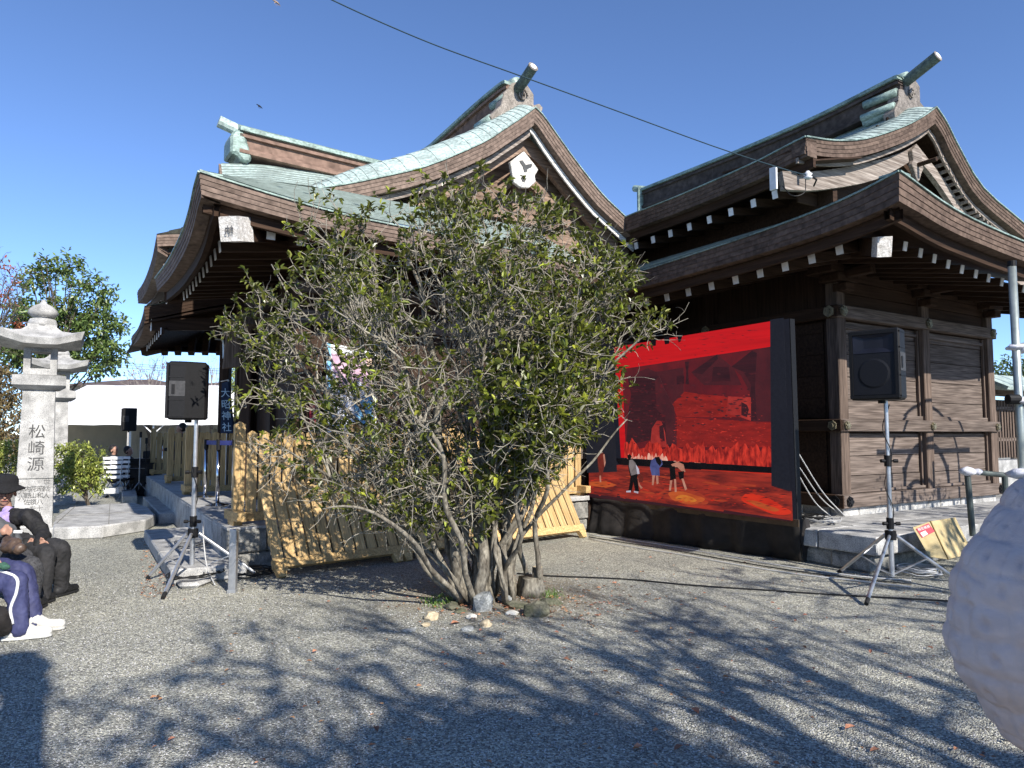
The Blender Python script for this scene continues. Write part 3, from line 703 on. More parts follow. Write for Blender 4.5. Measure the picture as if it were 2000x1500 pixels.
    a = onp(465, 255, RP, n); b = onp(427, 237, RP, n); hn = MB().tube([a, b], .085, 12).build('ridge_end_horn', copper2, A)
    # near slope of the cross roof with a fanned, rounded verge
    lo = [P447, P447.lerp(Lp, .25), P447.lerp(Lp, .5), P447.lerp(Lp, .75), Lp, Lp+w*.8, Lp+w*1.6]
    hi = [onp(x, y, RP-n*.15, n) for x, y in [(432, 305), (470, 316), (520, 324), (580, 333), (640, 341), (700, 350), (760, 358)]]
    lo = smooth_poly(lo, 24); hi = smooth_poly(hi, 24); N_ = 17; mb = MB(); dk = []
    def S(i, s):
        f = min(1, i/9); p = lo[i].lerp(hi[i], s); return p-Z*(.12*math.sin(s*PI))-Z*.16*(1-math.sin(f*PI/2))*(1-.3*s)
    for k in range(N_):
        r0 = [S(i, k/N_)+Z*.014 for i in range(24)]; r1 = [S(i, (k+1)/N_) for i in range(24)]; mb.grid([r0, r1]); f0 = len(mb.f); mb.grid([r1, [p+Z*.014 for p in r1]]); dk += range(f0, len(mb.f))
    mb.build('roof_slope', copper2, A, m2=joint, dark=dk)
    ed = [S(0, k/10) for k in range(11)]
    MB().ribbon([p-w*.03 for p in ed], [p+w*.2 for p in ed], -Z*.2).build('verge_board', brownc, A)
    return WAc, Lp
vA_n = W(31.2)
WAc, Lp = roofA()
def wallsA():
    c = V((WAc.x, WAc.y, 0)); w = W(34)
    MB().prism([c, c+w*6.2, c+w*6.2+uA*5, c+uA*4.2], Z*4.1).build('wall', dwood_z, A)
    for k in range(6):
        MB().box(c+w*(k*1.2-.08)-U(34)*.07+Z*.48, w*.2, U(34)*.2, Z*3.4).build('wall_post', dwood_z, A, bevel=.01)
    for z, hh in ((1.1, .16), (2.9, .18), (3.3, .14)):
        MB().box(c-w*.1-U(34)*.11+Z*z, w*6.2, U(34)*.1, Z*hh).build('wall_rail', wall_v, A)
    for k in range(4):
        MB().box(c+uA*(k*1.3-.05)-W(31.2)*.08+Z*.48, uA*.2, w*.2, Z*3.4).build('wall_post', dwood_z, A)
    # carved brackets under the front eave
    for (x, y, Y, s) in ((515, 592, 9.3, .2), (532, 622, 9.4, .17), (500, 622, 9.6, .16), (520, 650, 9.5, .13)):
        m = MB(); stones(m, at(x, y, Y), s, int(x), 1.3); m.build('carved_bracket', wood('carved_timber', (.085, .06, .045), (.03, .022, .017), 'z', fine=3), A, smooth=False)
wallsA()
# ------------------------------------------------------------ front worship hall (F), further along
Fh = empty('worship_hall', at(440, 900, 13.5)*1.0, 'far front hall with two tiers of upswept eaves at the left of the roofs', 'shrine building')
Fh.location.z = 0.48; WL[Fh.name] = Fh.location.copy()
def hallF():
    w = W(31.2); n = uA
    U0 = at(306, 459, 12.6)
    e = smooth_poly([onp(x, y, U0, w) for x, y in [(306, 459), (301, 487), (296, 510), (287, 537), (278, 557), (268, 571)]], 14)
    layers(e, w, .27, 4, Fh, brownc, first_in=w+n, cuts=4)
    v = smooth_poly([onp(x, y, U0, n) for x, y in [(306, 459), (330, 458), (360, 456), (420, 440), (490, 400)]], 10)
    layers(v, n, .2, 4, Fh, brownc, first_in=w+n, cuts=2)
    q = [p-Z*.02+n*.3+w*.15 for p in v]; MB().ribbon([p-Z*.42 for p in q], [p-Z*.42+n*.06 for p in q], -Z*.22).build('bargeboard', grey_v, Fh)
    MB().grid([[p-Z*.3+w*.2 for p in e], [p+w*1.6+Z*.1 for p in e]]).build('soffit', dwood_v, Fh, solid=.03)
    stepped('roof_slope', [p+Z*.01 for p in e], [p+w*2.4+Z*1.1 for p in e], 12, copper2, Fh)
    eu = [onp(x, y, e[0]+w*.4, w) for x, y in [(323, 570), (318, 576), (314, 583), (310, 590), (306, 596)]]
    rafter_set(eu, w, 1.2, .2, Fh, w=.07, h=.1)
    # porch roof sloping down to the front
    L0 = at(282, 600, 11.6)
    e = smooth_poly([onp(x, y, L0, w) for x, y in [(282, 600), (278, 620), (271, 640), (265, 650), (256, 660)]], 12)
    layers(e, w, .17, 4, Fh, brownc, first_in=w+n, cuts=3)
    v = smooth_poly([onp(x, y, L0, n) for x, y in [(282, 600), (319, 593), (386, 580), (483, 564), (560, 552)]], 10)
    layers(v, n, .2, 4, Fh, dwood_v, first_in=w+n, cuts=3)
    hi = [p+Z*.0 for p in v]
    def quad(p0, p1, ln, name, m, th=.03):
        MB().grid([[p0, p1], [p0+n*ln, p1+n*ln]]).build(name, m, Fh, solid=th)
    stepped('roof_slope', [p+Z*.01 for p in e], [p+w*3+Z*1.05 for p in e], 12, copper2, Fh)
    b = [p-Z*.24 for p in v]
    MB().grid([b, [p+n*5.2 for p in b]]).build('soffit', dwood_v, Fh, solid=.03)
    er = [onp(x, y, L0+w*.25, w) for x, y in [(315, 647), (311, 652), (307, 657), (303, 661), (299, 666), (295, 670), (292, 675), (288, 680)]]
    for k, p in enumerate(er):
        q = onp(440+k*2, 622+k*6, L0+w*2.1, w)
        r = MB().bar(p, q, .07, .1).build('rafter', dwood_v, Fh); MB().bar(p-w*.014, p-w*.001, .075, .11).build('end_cap', white_end, r)
    r0 = at(296, 634, 11.75); r = MB().bar(r0, r0+w*1.9+Z*.15, .1, .2).build('hip_rafter', dwood_v, Fh); MB().bar(r0-w*.014, r0-w*.001, .1, .21).build('end_cap', white_end, r)
    # side bargeboard of the porch, front beam, joists
    a = [onp(x, y, L0+n*.3, n) for x, y in [(292, 618), (366, 606), (480, 590)]]; MB().ribbon(a, [p+n*.08 for p in a], -Z*.2).build('bargeboard', dwood_v, Fh)
    f0 = at(280, 688, 15.2); f1 = at(425, 655, 15.2); MB().bar(f0, f1, .2, .16).build('front_beam', dwood_v, Fh)
    c0 = at(318, 684, 15.5); c1 = at(440, 688, 16.2)
    MB().grid([[at(318, 684, 14.8), at(440, 688, 14.8)], [at(312, 668, 17), at(440, 640, 17)]]).build('porch_ceiling', dwood_v, Fh, solid=.03)
    for x in (321, 347, 373, 400, 427):
        MB().bar(at(x, 690, 14.6), at(x+6, 650, 14.9), .12, .14).build('ceiling_joist', dwood_z, Fh)
    # posts
    for x0, x1, y0, y1, Y in ((434, 453, 620, 905, 13.0), (475, 498, 600, 905, 11.0)):
        t = at((x0+x1)/2, y0, Y); wd = (x1-x0)/F*Y; MB().box(V((t.x-wd/2, Y-wd/2, .48)), (wd, 0, 0), (0, wd, 0), (0, 0, t.z-.48)).build('porch_post', dwood_z, Fh, bevel=.02)
    # weathered curved brace beside the post
    pts = [(478, 606), (477, 650), (472, 712), (438, 716), (436, 700), (441, 678), (474, 648), (444, 650), (446, 630)]
    MB().prism([at(x, y, 11.6) for x, y in [(478, 606), (478, 660), (470, 716), (436, 720), (440, 680), (444, 650), (446, 628)]], uA*.12).build('carved_brace', wall_z, Fh, bevel=.01)
    g = MB(); g.tube([at(x, y, 12.9) for x, y in [(414, 643), (414, 650), (421, 652), (421, 662), (436, 664), (437, 700)]], .022, 5); g.build('gutter_pipe', alu, Fh)
hallF()
# poster on the near wall
def posters():
    n = U(34); P = V((WAc.x, WAc.y, 0))-n*.14
    def sheet(name, px, label, m, deco):
        q = [onp(x, y, P, n) for x, y in px]; r = empty(name, q[0], label, 'poster'); MB().prism(q, n*.012).build('sheet', m, r)
        for col, pl in deco: MB().prism([onp(x, y, P-n*.006, n) for x, y in pl], n*.003).build('printed_area', mat('print_'+col[0], col[1], rough=.6, bump=0, var=0), r)
    sheet('event_poster', [(638, 668), (735, 690), (735, 842), (638, 848)], 'pink and sky blue event poster on the hall wall behind the shrub', mat('poster_white', (.75, .76, .80), (.68, .70, .76), rough=.5, bump=0),
          [(('pink', (.62, .40, .52)), [(648, 690), (730, 700), (733, 770), (700, 742), (665, 760), (650, 720)]), (('blue', (.22, .50, .75)), [(639, 670), (646, 672), (648, 780), (660, 800), (639, 800)]),
           (('blue', (.22, .50, .75)), [(690, 790), (725, 765), (730, 820), (700, 835)]), (('peach', (.75, .55, .40)), [(715, 700), (733, 704), (733, 740), (722, 735)])])
    sheet('wall_sign', [(975, 757), (1100, 760), (1100, 803), (975, 805)], 'white notice board with dark band on the wall right of the trunks', mat('notice_white', (.78, .78, .78), rough=.5, bump=0),
          [(('navy', (.03, .05, .10)), [(1070, 780), (1098, 781), (1098, 792), (1070, 791)]), (('navy', (.03, .05, .10)), [(980, 784), (1060, 783), (1060, 790), (980, 791)])])
    r = empty('red_banner', onp(610, 770, P, n), 'narrow dark red hanging banner left of the pink and blue poster', 'banner')
    MB().prism([onp(x, y, P, n) for x, y in [(606, 775), (618, 778), (620, 842), (604, 842)]], n*.02).build('cloth', mat('red_cloth', (.32, .03, .05), rough=.8), r)
posters()
# ------------------------------------------------------------ cedar fence panels
def local_frame(o, loc, x, y, z):
    m = Matrix((x, y, z)).transposed().to_4x4(); m.translation = V(loc); o.matrix_world = m; return o
def copy_tree(o, parent=None):
    c = o.copy(); COL.objects.link(c); c.parent = parent
    for ch in list(o.children): copy_tree(ch, c)
    return c
def make_fence(lean, W_=1.53, nsl=10, H=1.05):
    r = empty('cedar_fence', (0, 0, 0)); rg = random.Random(2); sp = (W_-.0)/(nsl+1)
    for i in range(nsl+1):
        x = i*sp; w = sp-.022; post = (i in (0, nsl)) and not lean; h = H+(.10 if post else 0)
        y0, y1 = (-.03, .045) if post else (-.012, .012)
        z0 = .1
        MB().prism([V((x, y0, z0)), V((x+w, y0, z0)), V((x+w, y0, h-.035)), V((x+w/2, y0, h)), V((x, y0, h-.035))], V((0, y1-y0, 0))).build('fence_post' if post else 'slat', cedar_z, r, bevel=.003)
    ry = .012
    for z in (.30, .86): MB().box((0, ry+.001, z), (W_, 0, 0), (0, .03, 0), (0, 0, .085)).build('rail', cedar_v, r)
    MB().box((-.01, -.035, .03), (W_+.01, 0, 0), (0, .07, 0), (0, 0, .10)).build('sill', cedar_v, r, bevel=.004)
    if lean:
        for x in (0, W_-.13): MB().prism([V((x, -.036, .029)), V((x+.13, -.036, .029)), V((x+.10, -.036, -.07)), V((x+.03, -.036, -.07))], V((0, .07, 0))).build('foot', cedar_v, r)
    else:
        for x in (0, W_-.1):
            MB().box((x-.02, -.24, .05), (.1, 0, 0), (0, .48, 0), (0, 0, .105)).build('foot', cedar_v, r, bevel=.004)
            MB().prism([V((x-.019, -.12, .05)), V((x-.019, .12, .05)), V((x-.019, .09, 0)), V((x-.019, -.09, 0))], V((.098, 0, 0))).build('foot_pad', cedar_v, r)
    return r
FN = V((1.18, 11.01, 0))-D0; FN.normalize(); FP = V((-FN.y, FN.x, 0))
up_f = make_fence(False); ln_f = make_fence(True)
labels_up = ['upright cedar picket fence at the near podium corner beside the speaker stand', 'upright cedar picket fence on the podium edge directly behind the shrub branches',
             'upright cedar picket fence on the podium edge left of the notice board foot', 'upright cedar picket fence on the podium touching the red video screen']
p0 = D0+FN*.13+FP*.26+Z*.486
for i in range(4):
    f = up_f if i == 0 else copy_tree(up_f)
    pos = p0+FN*(i*1.42); pos.z = .486
    if i == 3: pos = D0+FN*(5.36-1.53)+FP*.16+Z*.55
    local_frame(f, pos, FN, FP, Z); tag(f, labels_up[i], 'fence', 'upright cedar fences on the podium')
for i, ((px, py), lb) in enumerate([((359, 966), 'upright cedar fence on the podium behind the two steel barrier posts'), ((325, 944), 'upright cedar fence on the podium, second from the far end'), ((292, 929), 'farthest upright cedar fence on the podium beside the tent table')]):
    f = copy_tree(up_f); q = atz(px, py, .48); v_ = W(32)
    local_frame(f, V((q.x, q.y, .486)), v_, V((-v_.y, v_.x, 0)), Z); tag(f, lb, 'fence', 'upright cedar fences on the podium')
A0_ = atz(539, 1131); A1_ = atz(1146, 1050); dl = (A1_-A0_); step = dl.length/3; dl.normalize(); pn = V((-dl.y, dl.x, 0))
lz = (pn*.50+Z*.86).normalized(); ly = lz.cross(dl)
for i, lb in enumerate(['cedar fence panel leaning against the podium beside the aluminium post, leftmost of three', 'cedar fence panel leaning behind the shrub trunks, middle of three leaning panels', 'cedar fence panel leaning against the podium beside the video screen, brightly sunlit']):
    f = ln_f if i == 0 else copy_tree(ln_f)
    local_frame(f, A0_+dl*(i*step)+lz*.075+Z*.0, dl, ly, lz); tag(f, lb, 'fence panel', 'cedar panels leaning against the podium')

# ------------------------------------------------------------ stone steps, slab, lanterns
def block(name, label, pts, z0, z1, m=granite, cat='stone block', grp=None, bev=.015):
    o = MB().prism([V((p.x, p.y, z0)) for p in pts], Z*(z1-z0)).build(name, m, None, bevel=bev); return tag(o, label, cat, grp)
q0 = atz(310, 1025); q1 = atz(355, 1025)
sw = (q1-q0)
block('step_stone', 'pale granite step block lying beside the podium, right of the flat bridge slab', [q0, q0+W(31)*.46, q0+W(31)*.46+uA*3.6, q0+uA*3.6], 0, .19, grp='step blocks along the podium')
e0 = atz(328, 1105, .15); e0.z = 0
for i, (a0, a1, lb) in enumerate([(-.28, 1.0, 'nearest pale kerb step by the left speaker stand legs'), (1.01, 2.2, 'kerb step with the dark square of shadow beside the podium'), (2.21, 3.2, 'kerb step between the shadowed step and the flat bridge slab')]):
    a = e0+uA*a0; b_ = e0+uA*a1; block('kerb_step', lb, [a, a+W(31)*.72, b_+W(31)*.72, b_], 0, .15, cat='step', grp='kerb steps along the podium')
block('kerb_step', 'far low kerb step by the small distant speaker stand', [atz(238, 985), atz(268, 985), atz(262, 958), atz(236, 958)], 0, .17, cat='step', grp='kerb steps along the podium')
block('stone_ledge', 'white rounded stone ledge under the left speaker stand', [atz(350, 1152), atz(388, 1150), atz(440, 1130), atz(425, 1112), atz(365, 1105), atz(335, 1130)], 0, .06, bev=.03)
sl = [atz(x, y, .19) for x, y in [(103, 1030), (200, 1026), (285, 1014), (304, 1004), (290, 990), (262, 981), (200, 984), (135, 990), (108, 1008)]]
slab = empty('bridge_slab', V((sl[0].x, sl[0].y, 0)), 'large flat pale stone slab with rounded end lying before the lantern', 'stone slab')
n_ = len(sl)
MB().prism([V((p.x, p.y, 0.0)) for p in sl], Z*.185).build('slab_body', granite, slab, bevel=.02)
for (a, b_) in (((148, 988), (110, 1022)), ((215, 983), (212, 1024)), ((108, 1008), (298, 998))):
    MB().bar(atz(a[0], a[1], .187), atz(b_[0], b_[1], .187), .012, .006).build('joint_line', roughst, slab)
def tower(mb, c, prof, yaw, lift=None):
    rows = []
    for j, (hw, z) in enumerate(prof):
        r = []
        for k in range(16):
            a = 2*PI*k/16; x, y = math.cos(a), math.sin(a); m_ = max(abs(x), abs(y)); x /= m_; y /= m_
            cor = (abs(x*y))**3; zz = z+(lift[j]*cor if lift else 0); p = V((x*hw, y*hw, zz)); p.rotate(Matrix.Rotation(math.radians(yaw), 3, 'Z')); r.append(V(c)+p)
        rows.append(r+[r[0]])
    b = len(mb.v); mb.grid(rows); n = len(rows[0]); mb.f.append(tuple(b+i for i in range(16))); mb.f.append(tuple(b+(len(rows)-1)*n+i for i in range(16))); return mb
def make_lantern():
    r = empty('stone_lantern', (0, 0, 0)); c = V((0, 0, 0))
    zs = lambda y: at(75, y, 10.8).z
    tower(MB(), c, [(.42, 0), (.42, .12), (.36, .13), (.36, .22)], 0).build('base', granite, r, bevel=.01)
    tower(MB(), c, [(.245, .215), (.205, zs(742))], 0).build('pillar', granite, r, bevel=.006)
    MB().box((-.2375, -.2475, zs(918)), (.475, 0, 0), (0, .01, 0), (0, 0, .005)).build('joint_line', roughst, r)
    tower(MB(), c, [(.25, zs(746)), (.33, zs(739)), (.34, zs(738)), (.34, zs(720)), (.24, zs(717))], 0).build('platform', granite, r)
    z0, z1 = zs(718), zs(660); w = .215; fb = MB()
    for sx in (-1, 1):
        for sy in (-1, 1): fb.cbox((sx*(w-.045), sy*(w-.045), (z0+z1)/2), .09, .09, z1-z0)
    fb.cbox((0, 0, z0+.05), w*2-.01, w*2-.01, .1); fb.cbox((0, 0, z1-.05), w*2-.01, w*2-.01, .1); fb.build('fire_box', granite, r)
    tower(MB(), c, [(.30, zs(665)), (.52, zs(662)), (.555, zs(650)), (.40, zs(641)), (.26, zs(632)), (.19, zs(624)), (.185, zs(619))], 0, [0, .10, .13, .04, .0, 0, 0]).build('roof', granite, r)
    MB().lathe(c, [(.19, zs(622)), (.20, zs(616)), (.17, zs(607)), (.10, zs(605)), (.16, zs(602)), (.205, zs(596)), (.19, zs(589)), (.13, zs(581)), (.05, zs(576)), (.018, zs(568))], 20).build('finial', granite, r, smooth=True)
    return r
lan = make_lantern()
R32 = (W(32), U(32), Z)
c1 = at(71, 900, 10.9); local_frame(lan, (c1.x, c1.y, -.12), *R32)
tag(lan, 'tall square granite lantern with engraved writing behind the seated woman in a hat', 'stone lantern', 'stone lanterns')
l2 = copy_tree(lan); c2 = at(107, 900, 15.4); local_frame(l2, (c2.x, c2.y, -.08), *R32); tag(l2, 'second granite lantern standing half hidden behind the engraved one', 'stone lantern', 'stone lanterns')
# engraving
fr = -.225
def engrave(txt, size, x, ztop, vertical=True):
    tm = text_mesh(txt, size, .004, vertical); zt = ztop+.12
    hw = lambda z: -(.245-(.04)*(z-.215)/(at(75, 742, 10.8).z-.215))-.0015
    tm.v = [(vx+x, hw(vz+zt)-.001+vy, vz+zt) for vx, vy, vz in tm.v]
    return tm.build('engraved_writing', ink, lan)
zy = lambda y: at(70, y, 10.8).z
engrave('松崎源', .225, .0, zy(851)-.02); engrave('世話人', .095, .15, zy(945)); engrave('昭和八十八', .09, .075, zy(958)); engrave('花山領左', .09, -.01, zy(958)); engrave('内野佐', .09, -.085, zy(958)); engrave('九六', .09, -.155, zy(962))

# ------------------------------------------------------------ loudspeakers and stands
def stand(name, label, top, hub, base, feet, collars, r=.019, bra=.45):
    s = empty(name, V((base.x, base.y, 0)), label, 'speaker stand', 'tripod speaker stands')
    mid = collars[0]; b = V((base.x, base.y, base.z))
    hubp = V((b.x, b.y, hub)); MB().tube([b, V((b.x, b.y, hub+.25))], r*1.25, 12).build('lower_tube', alu, s, smooth=False)
    MB().tube([V((b.x, b.y, hub+.24)), V((b.x, b.y, mid))], r*1.2, 12).build('middle_tube', alu, s)
    MB().tube([V((b.x, b.y, mid-.01)), V((b.x, b.y, top))], r, 12).build('upper_tube', alu, s)
    for z in collars:
        c = MB(); c.tube([V((b.x, b.y, z-.055)), V((b.x, b.y, z+.055))], r*1.75, 12); c.build('collar', black_pl, s)
        for sg in (-1, 1): MB().tube([V((b.x, b.y, z)), V((b.x+sg*.045, b.y-.02, z)), V((b.x+sg*.046, b.y-.02, z)), V((b.x+sg*.085, b.y-.03, z))], [.008, .008, .018, .018], 8).build('knob', black_pl, s)
    MB().tube([hubp-Z*.04, hubp+Z*.05], r*2.6, 10).build('hub', black_pl, s)
    for f in feet:
        d = (V((f.x, f.y, 0))-V((b.x, b.y, 0))).normalized(); h0 = hubp+d*.06; fe = V((f.x, f.y, .02)); ln = fe-h0
        MB().tube([h0, h0+ln*.94], r*.85, 10).build('leg', alu, s); MB().tube([h0+ln*.93, fe], r*.95, 10).build('rubber_foot', black_rub, s)
        m = h0+ln*bra*1.15; MB().bar(b+Z*.02+d*.01, m, .022, .008).build('brace', alu, s)
    return s
def speaker(name, label, c, yaw, h=.70, w=.44, dep=.38, tilt=0, grp='loudspeakers on tripod stands'):
    s = empty(name, (0, 0, 0), label, 'loudspeaker', grp)
    # local: front at -y
    prof = [(-w/2, -dep/2), (w/2, -dep/2), (w/2, -dep*.05), (w*.30, dep/2), (-w*.30, dep/2), (-w/2, -dep*.05)]
    MB().prism([V((x, y, 0)) for x, y in prof], Z*h).build('cabinet', black_pl, s, bevel=.018)
    bz = MB(); t = .022
    for (x0, x1, z0, z1) in ((-w/2+.01, w/2-.01, h-.05, h-.015), (-w/2+.01, w/2-.01, .015, .045), (-w/2+.01, -w/2+.04, .045, h-.05), (w/2-.04, w/2-.01, .045, h-.05)):
        bz.box((x0, -dep/2-t, z0), (x1-x0, 0, 0), (0, t, 0), (0, 0, z1-z0))
    bz.build('front_bezel', black_pl, s)
    g_ = MB(); g_.box((-w/2+.042, -dep/2-.012, .05), (w-.084, 0, 0), (0, .011, 0), (0, 0, h*.58)); g_.build('woofer_grille', black_gr, s)
    MB().lathe((0, 0, 0), [(.15, 0), (.13, .006)], 24).build('woofer_ring', black_gr, s)
    o = s.children[-1]; o.matrix_world = Matrix.Translation(V((0, -dep/2-.012, .26)))@Matrix.Rotation(PI/2, 4, 'X')
    hn = MB(); y0 = -dep/2-.014; z0, z1 = h*.66, h-.055; x0 = w/2-.045
    a = [V((-x0, y0, z0)), V((x0, y0, z0)), V((x0, y0, z1)), V((-x0, y0, z1))]; b = [V((-.09, y0+.10, z0+.05)), V((.09, y0+.10, z0+.05)), V((.09, y0+.10, z1-.03)), V((-.09, y0+.10, z1-.03))]
    # horn: recessed look by four sloped cheeks in front of a dark throat
    y1 = y0+.012
    hn.add([*a, *[V((p.x, y1, p.z)) for p in b]], [(0, 1, 5, 4), (1, 2, 6, 5), (2, 3, 7, 6), (3, 0, 4, 7), (4, 5, 6, 7)]); hn.build('horn', mat('horn_plastic', (.012, .013, .022), (.008, .008, .013), rough=.45, bump=0), s)
    for sx in (-1, 1):
        hd = MB(); hd.box((sx*w/2*.998-.003, -dep*.47, h*.40), (.006, 0, 0), (0, dep*.42, 0), (0, 0, h*.26)); hd.build('side_handle', mat('scuffed_plastic', (.05, .05, .052), (.03, .03, .032), scale=30, rough=.6, bump=.1), s)
        hb = MB(); hb.box((sx*(w/2+.004)-.006, -dep*.40, h*.44), (.012, 0, 0), (0, .03, 0), (0, 0, h*.16)); hb.build('handle_bar', black_pl, s)
    # moulded ribs on the cabinet sides
    for z in (.03, h*.33, h*.72, h-.04):
        MB().box((-w/2-.004, -dep*.48, z), (w+.008, 0, 0), (0, dep*.40, 0), (0, 0, .012)).build('moulded_rib', black_pl, s)
    MB().tube([V((0, 0, -.03)), V((0, 0, 0))], .035, 10).build('pole_socket', black_pl, s)
    s.matrix_world = Matrix.Translation(c)@Matrix.Rotation(math.radians(yaw), 4, 'Z')
    return s
# right one
bR = atz(1743, 1144); bR.z = .09; YR = bR.y
zz = lambda y, Y: at(1740, y, Y).z
stand('speaker_stand', 'silver tripod stand in front of the granite podium with a cardboard box behind', zz(775, YR), zz(1046, YR), bR, [atz(1638, 1122), atz(1692, 1184), atz(1868, 1136)], [zz(900, YR), zz(1022, YR)], r=.02)
speaker('loudspeaker', 'black loudspeaker on a stand in front of the timber wall, facing the yard', V((at(1722, 780, YR).x, YR, zz(782, YR))), -44, h=.70, w=.47, dep=.40)
bL = atz(374, 1132); bL.z = .07; YL = bL.y
zl = lambda y: at(378, y, YL).z
stand('speaker_stand', 'silver tripod stand beside the podium corner, nearest on the left', zl(816), zl(1042), bL, [atz(287, 1134), atz(318, 1172), atz(506, 1128)], [zl(922), zl(1018)], r=.02)
speaker('loudspeaker', 'large black loudspeaker on a stand before the white tent, handle side showing', V((at(366, 820, YL).x, YL+.02, zl(820))), -72, h=.60, w=.38, dep=.36)
bF = atz(250, 960); bF.z = .1; YF = bF.y
stand('speaker_stand', 'small distant silver tripod stand near the tent table', at(250, 842, YF).z, at(250, 925, YF).z, bF, [atz(207, 973), atz(246, 962)+V((0, .3, 0)), atz(284, 959)], [at(250, 912, YF).z], r=.024)
speaker('loudspeaker', 'small distant black loudspeaker in front of the white tent', V((at(252, 842, YF).x, YF, at(252, 842, YF).z)), -60, h=.60, w=.36, dep=.34)
# loose aluminium post at the podium corner
pt = atz(454, 1157); pr = empty('aluminium_post', pt, 'flat upright aluminium post standing in front of the podium corner', 'post')
MB().box(pt-V((.035, .03, 0)), (.07, 0, 0), (0, .06, 0), (0, 0, at(454, 1033, pt.y).z)).build('post_tube', alu, pr, bevel=.006); MB().box(pt-V((.04, .035, 0)), (.08, 0, 0), (0, .07, 0), (0, 0, .03)).build('post_foot', alu, pr)

# ------------------------------------------------------------ belt barrier posts on the podium
def barrier(px, py, label):
    p = atz(px, py, .486); r = empty('barrier_post', p, label, 'barrier post', 'belt barrier posts')
    h = at(px, 858, p.y).z-.486
    MB().lathe(p, [(.16, 0), (.16, .015), (.06, .035), (.03, .045)], 20).build('base', chrome, r, smooth=False)
    MB().tube([p+Z*.03, p+Z*(h-.14)], .026, 14).build('post', chrome, r, smooth=True); MB().tube([p+Z*(h-.15), p+Z*h], .034, 14).build('head', black_pl, r); return p+Z*(h-.05)
h1 = barrier(400, 972, 'polished steel barrier post in front of the cedar fence, left of the pair'); h2 = barrier(424, 988, 'polished steel barrier post in front of the cedar fence, nearer of the pair')
h3 = barrier(455, 992, 'polished steel barrier post hidden by the near fence post'); h4 = barrier(314, 925, 'far steel barrier post between two cedar fences')
blue = mat('blue_belt', (.05, .06, .22), (.03, .035, .15), rough=.8, bump=.1)
for a, b_, lb in ((h1, h2, 'short dark blue belt between the two steel barrier posts'), (h2, h3, 'dark blue belt running right to the near cedar fence post'), (h4, h4+V((.5, .3, 0)), 'far blue belt beside the distant cedar fence')):
    m = (a+b_)/2; tag(MB().bar(a, b_, .006, .065).build('barrier_belt', blue), lb, 'belt', 'barrier belts')

# ------------------------------------------------------------ banner by the porch post
bn = empty('shrine_banner', at(445, 905, 12.3), 'tall dark banner with white vertical writing beside the porch post', 'banner')
bp = [at(433, 748, 12.3), at(445, 745, 12.3), at(455, 846, 12.3), at(431, 846, 12.3)]
MB().prism(bp, V((.02, .03, 0))).build('cloth', mat('banner_cloth', (.02, .035, .07), (.012, .02, .045), rough=.85), bn)
ex = (bp[2]-bp[3]).normalized(); tm = text_mesh('大昭神社', .165, .003, True, 1.2)
ez = ((bp[0]+bp[1])/2-(bp[2]+bp[3])/2).normalized(); place(tm, at(440.5, 774, 12.26), ex, ez); tm.build('banner_writing', mat('white_ink', (.45, .62, .75), rough=.8, bump=0, var=0), bn)
MB().tube([at(431, 745, 12.35), at(446, 742, 12.35)], .01, 6).build('banner_rod', alu, bn); MB().tube([at(446, 742, 12.35), V((at(446, 742, 12.35).x, 12.35, .5))], .012, 6).build('banner_pole', alu, bn)

# ------------------------------------------------------------ video screen
BRc = onp(1557, 1017, at(1557, 1017, 8.3), W(34)); nS = W(34); uS = U(34)
scr = empty('video_screen', V((BRc.x, BRc.y, 0)), 'large red lit video screen showing a stage play beside the timber hall', 'video screen')
def emat(name, c1, c2, scale=3, st=1.0, stretch=(1, 1, 1), rng=(.3, .7), c3=None):
    m = mat(name, c1, c2, scale=scale, stretch=stretch, rng=rng, c3=c3, rough=.9, bump=0, var=0, spec=.05); b = m.node_tree.nodes['Principled BSDF']; s_ = b.inputs['Base Color'].links[0].from_socket
    m.node_tree.links.new(s_, b.inputs['Emission Color']); b.inputs['Emission Strength'].default_value = st*.52
    m.node_tree.links.remove(b.inputs['Base Color'].links[0]); b.inputs['Base Color'].default_value = (.01, .01, .011, 1); return m
def sp_(px, py): return onp(px, py, BRc, nS)
def sz(x, y): return (1120+x/2.727, 580+y/2.727)
sTR = sp_(1543, 622); sBR = BRc; sTL = sp_(1156, 684); sBL = sp_(1158, 970.5)
MB().prism([sp_(1156, 685), sTR, sBR, sBL], nS*.09).build('cabinet', black_pl, scr)
LAY = [0]
def pic(name, pts, m, lev=None, raw=False):
    LAY[0] += 1; off = .004+.0022*(lev if lev is not None else LAY[0])
    q = [sp_(*(p if raw else sz(*p))) for p in pts]
    MB().prism([p-nS*off for p in q], nS*.0015).build(name, m, scr)
S_dark = emat('screen_black', (.018, .020, .030), (.012, .013, .020), 30); S_red = emat('screen_red', (.72, .012, .016), (.50, .010, .014), 2.2, stretch=(.3, .3, 9))
S_deep = emat('screen_deep_red', (.17, .016, .022), (.085, .014, .02), 3.5, c3=(.125, .014, .02)); S_hut = emat('screen_hut', (.060, .014, .02), (.03, .011, .016), 5, stretch=(.4, .4, 5))
S_hut2 = emat('screen_hill', (.10, .018, .024), (.05, .014, .02), 4); S_fire = emat('screen_fire', (.75, .05, .03), (.22, .012, .012), 9, stretch=(2.2, 2.2, .8), rng=(.38, .62))
S_hot = emat('screen_hot', (.95, .62, .48), (.7, .10, .06), 7, stretch=(2, 2, .6), rng=(.4, .6)); S_floor = emat('screen_floor', (.50, .045, .025), (.10, .015, .015), 3, stretch=(.6, .6, 5), rng=(.35, .7))
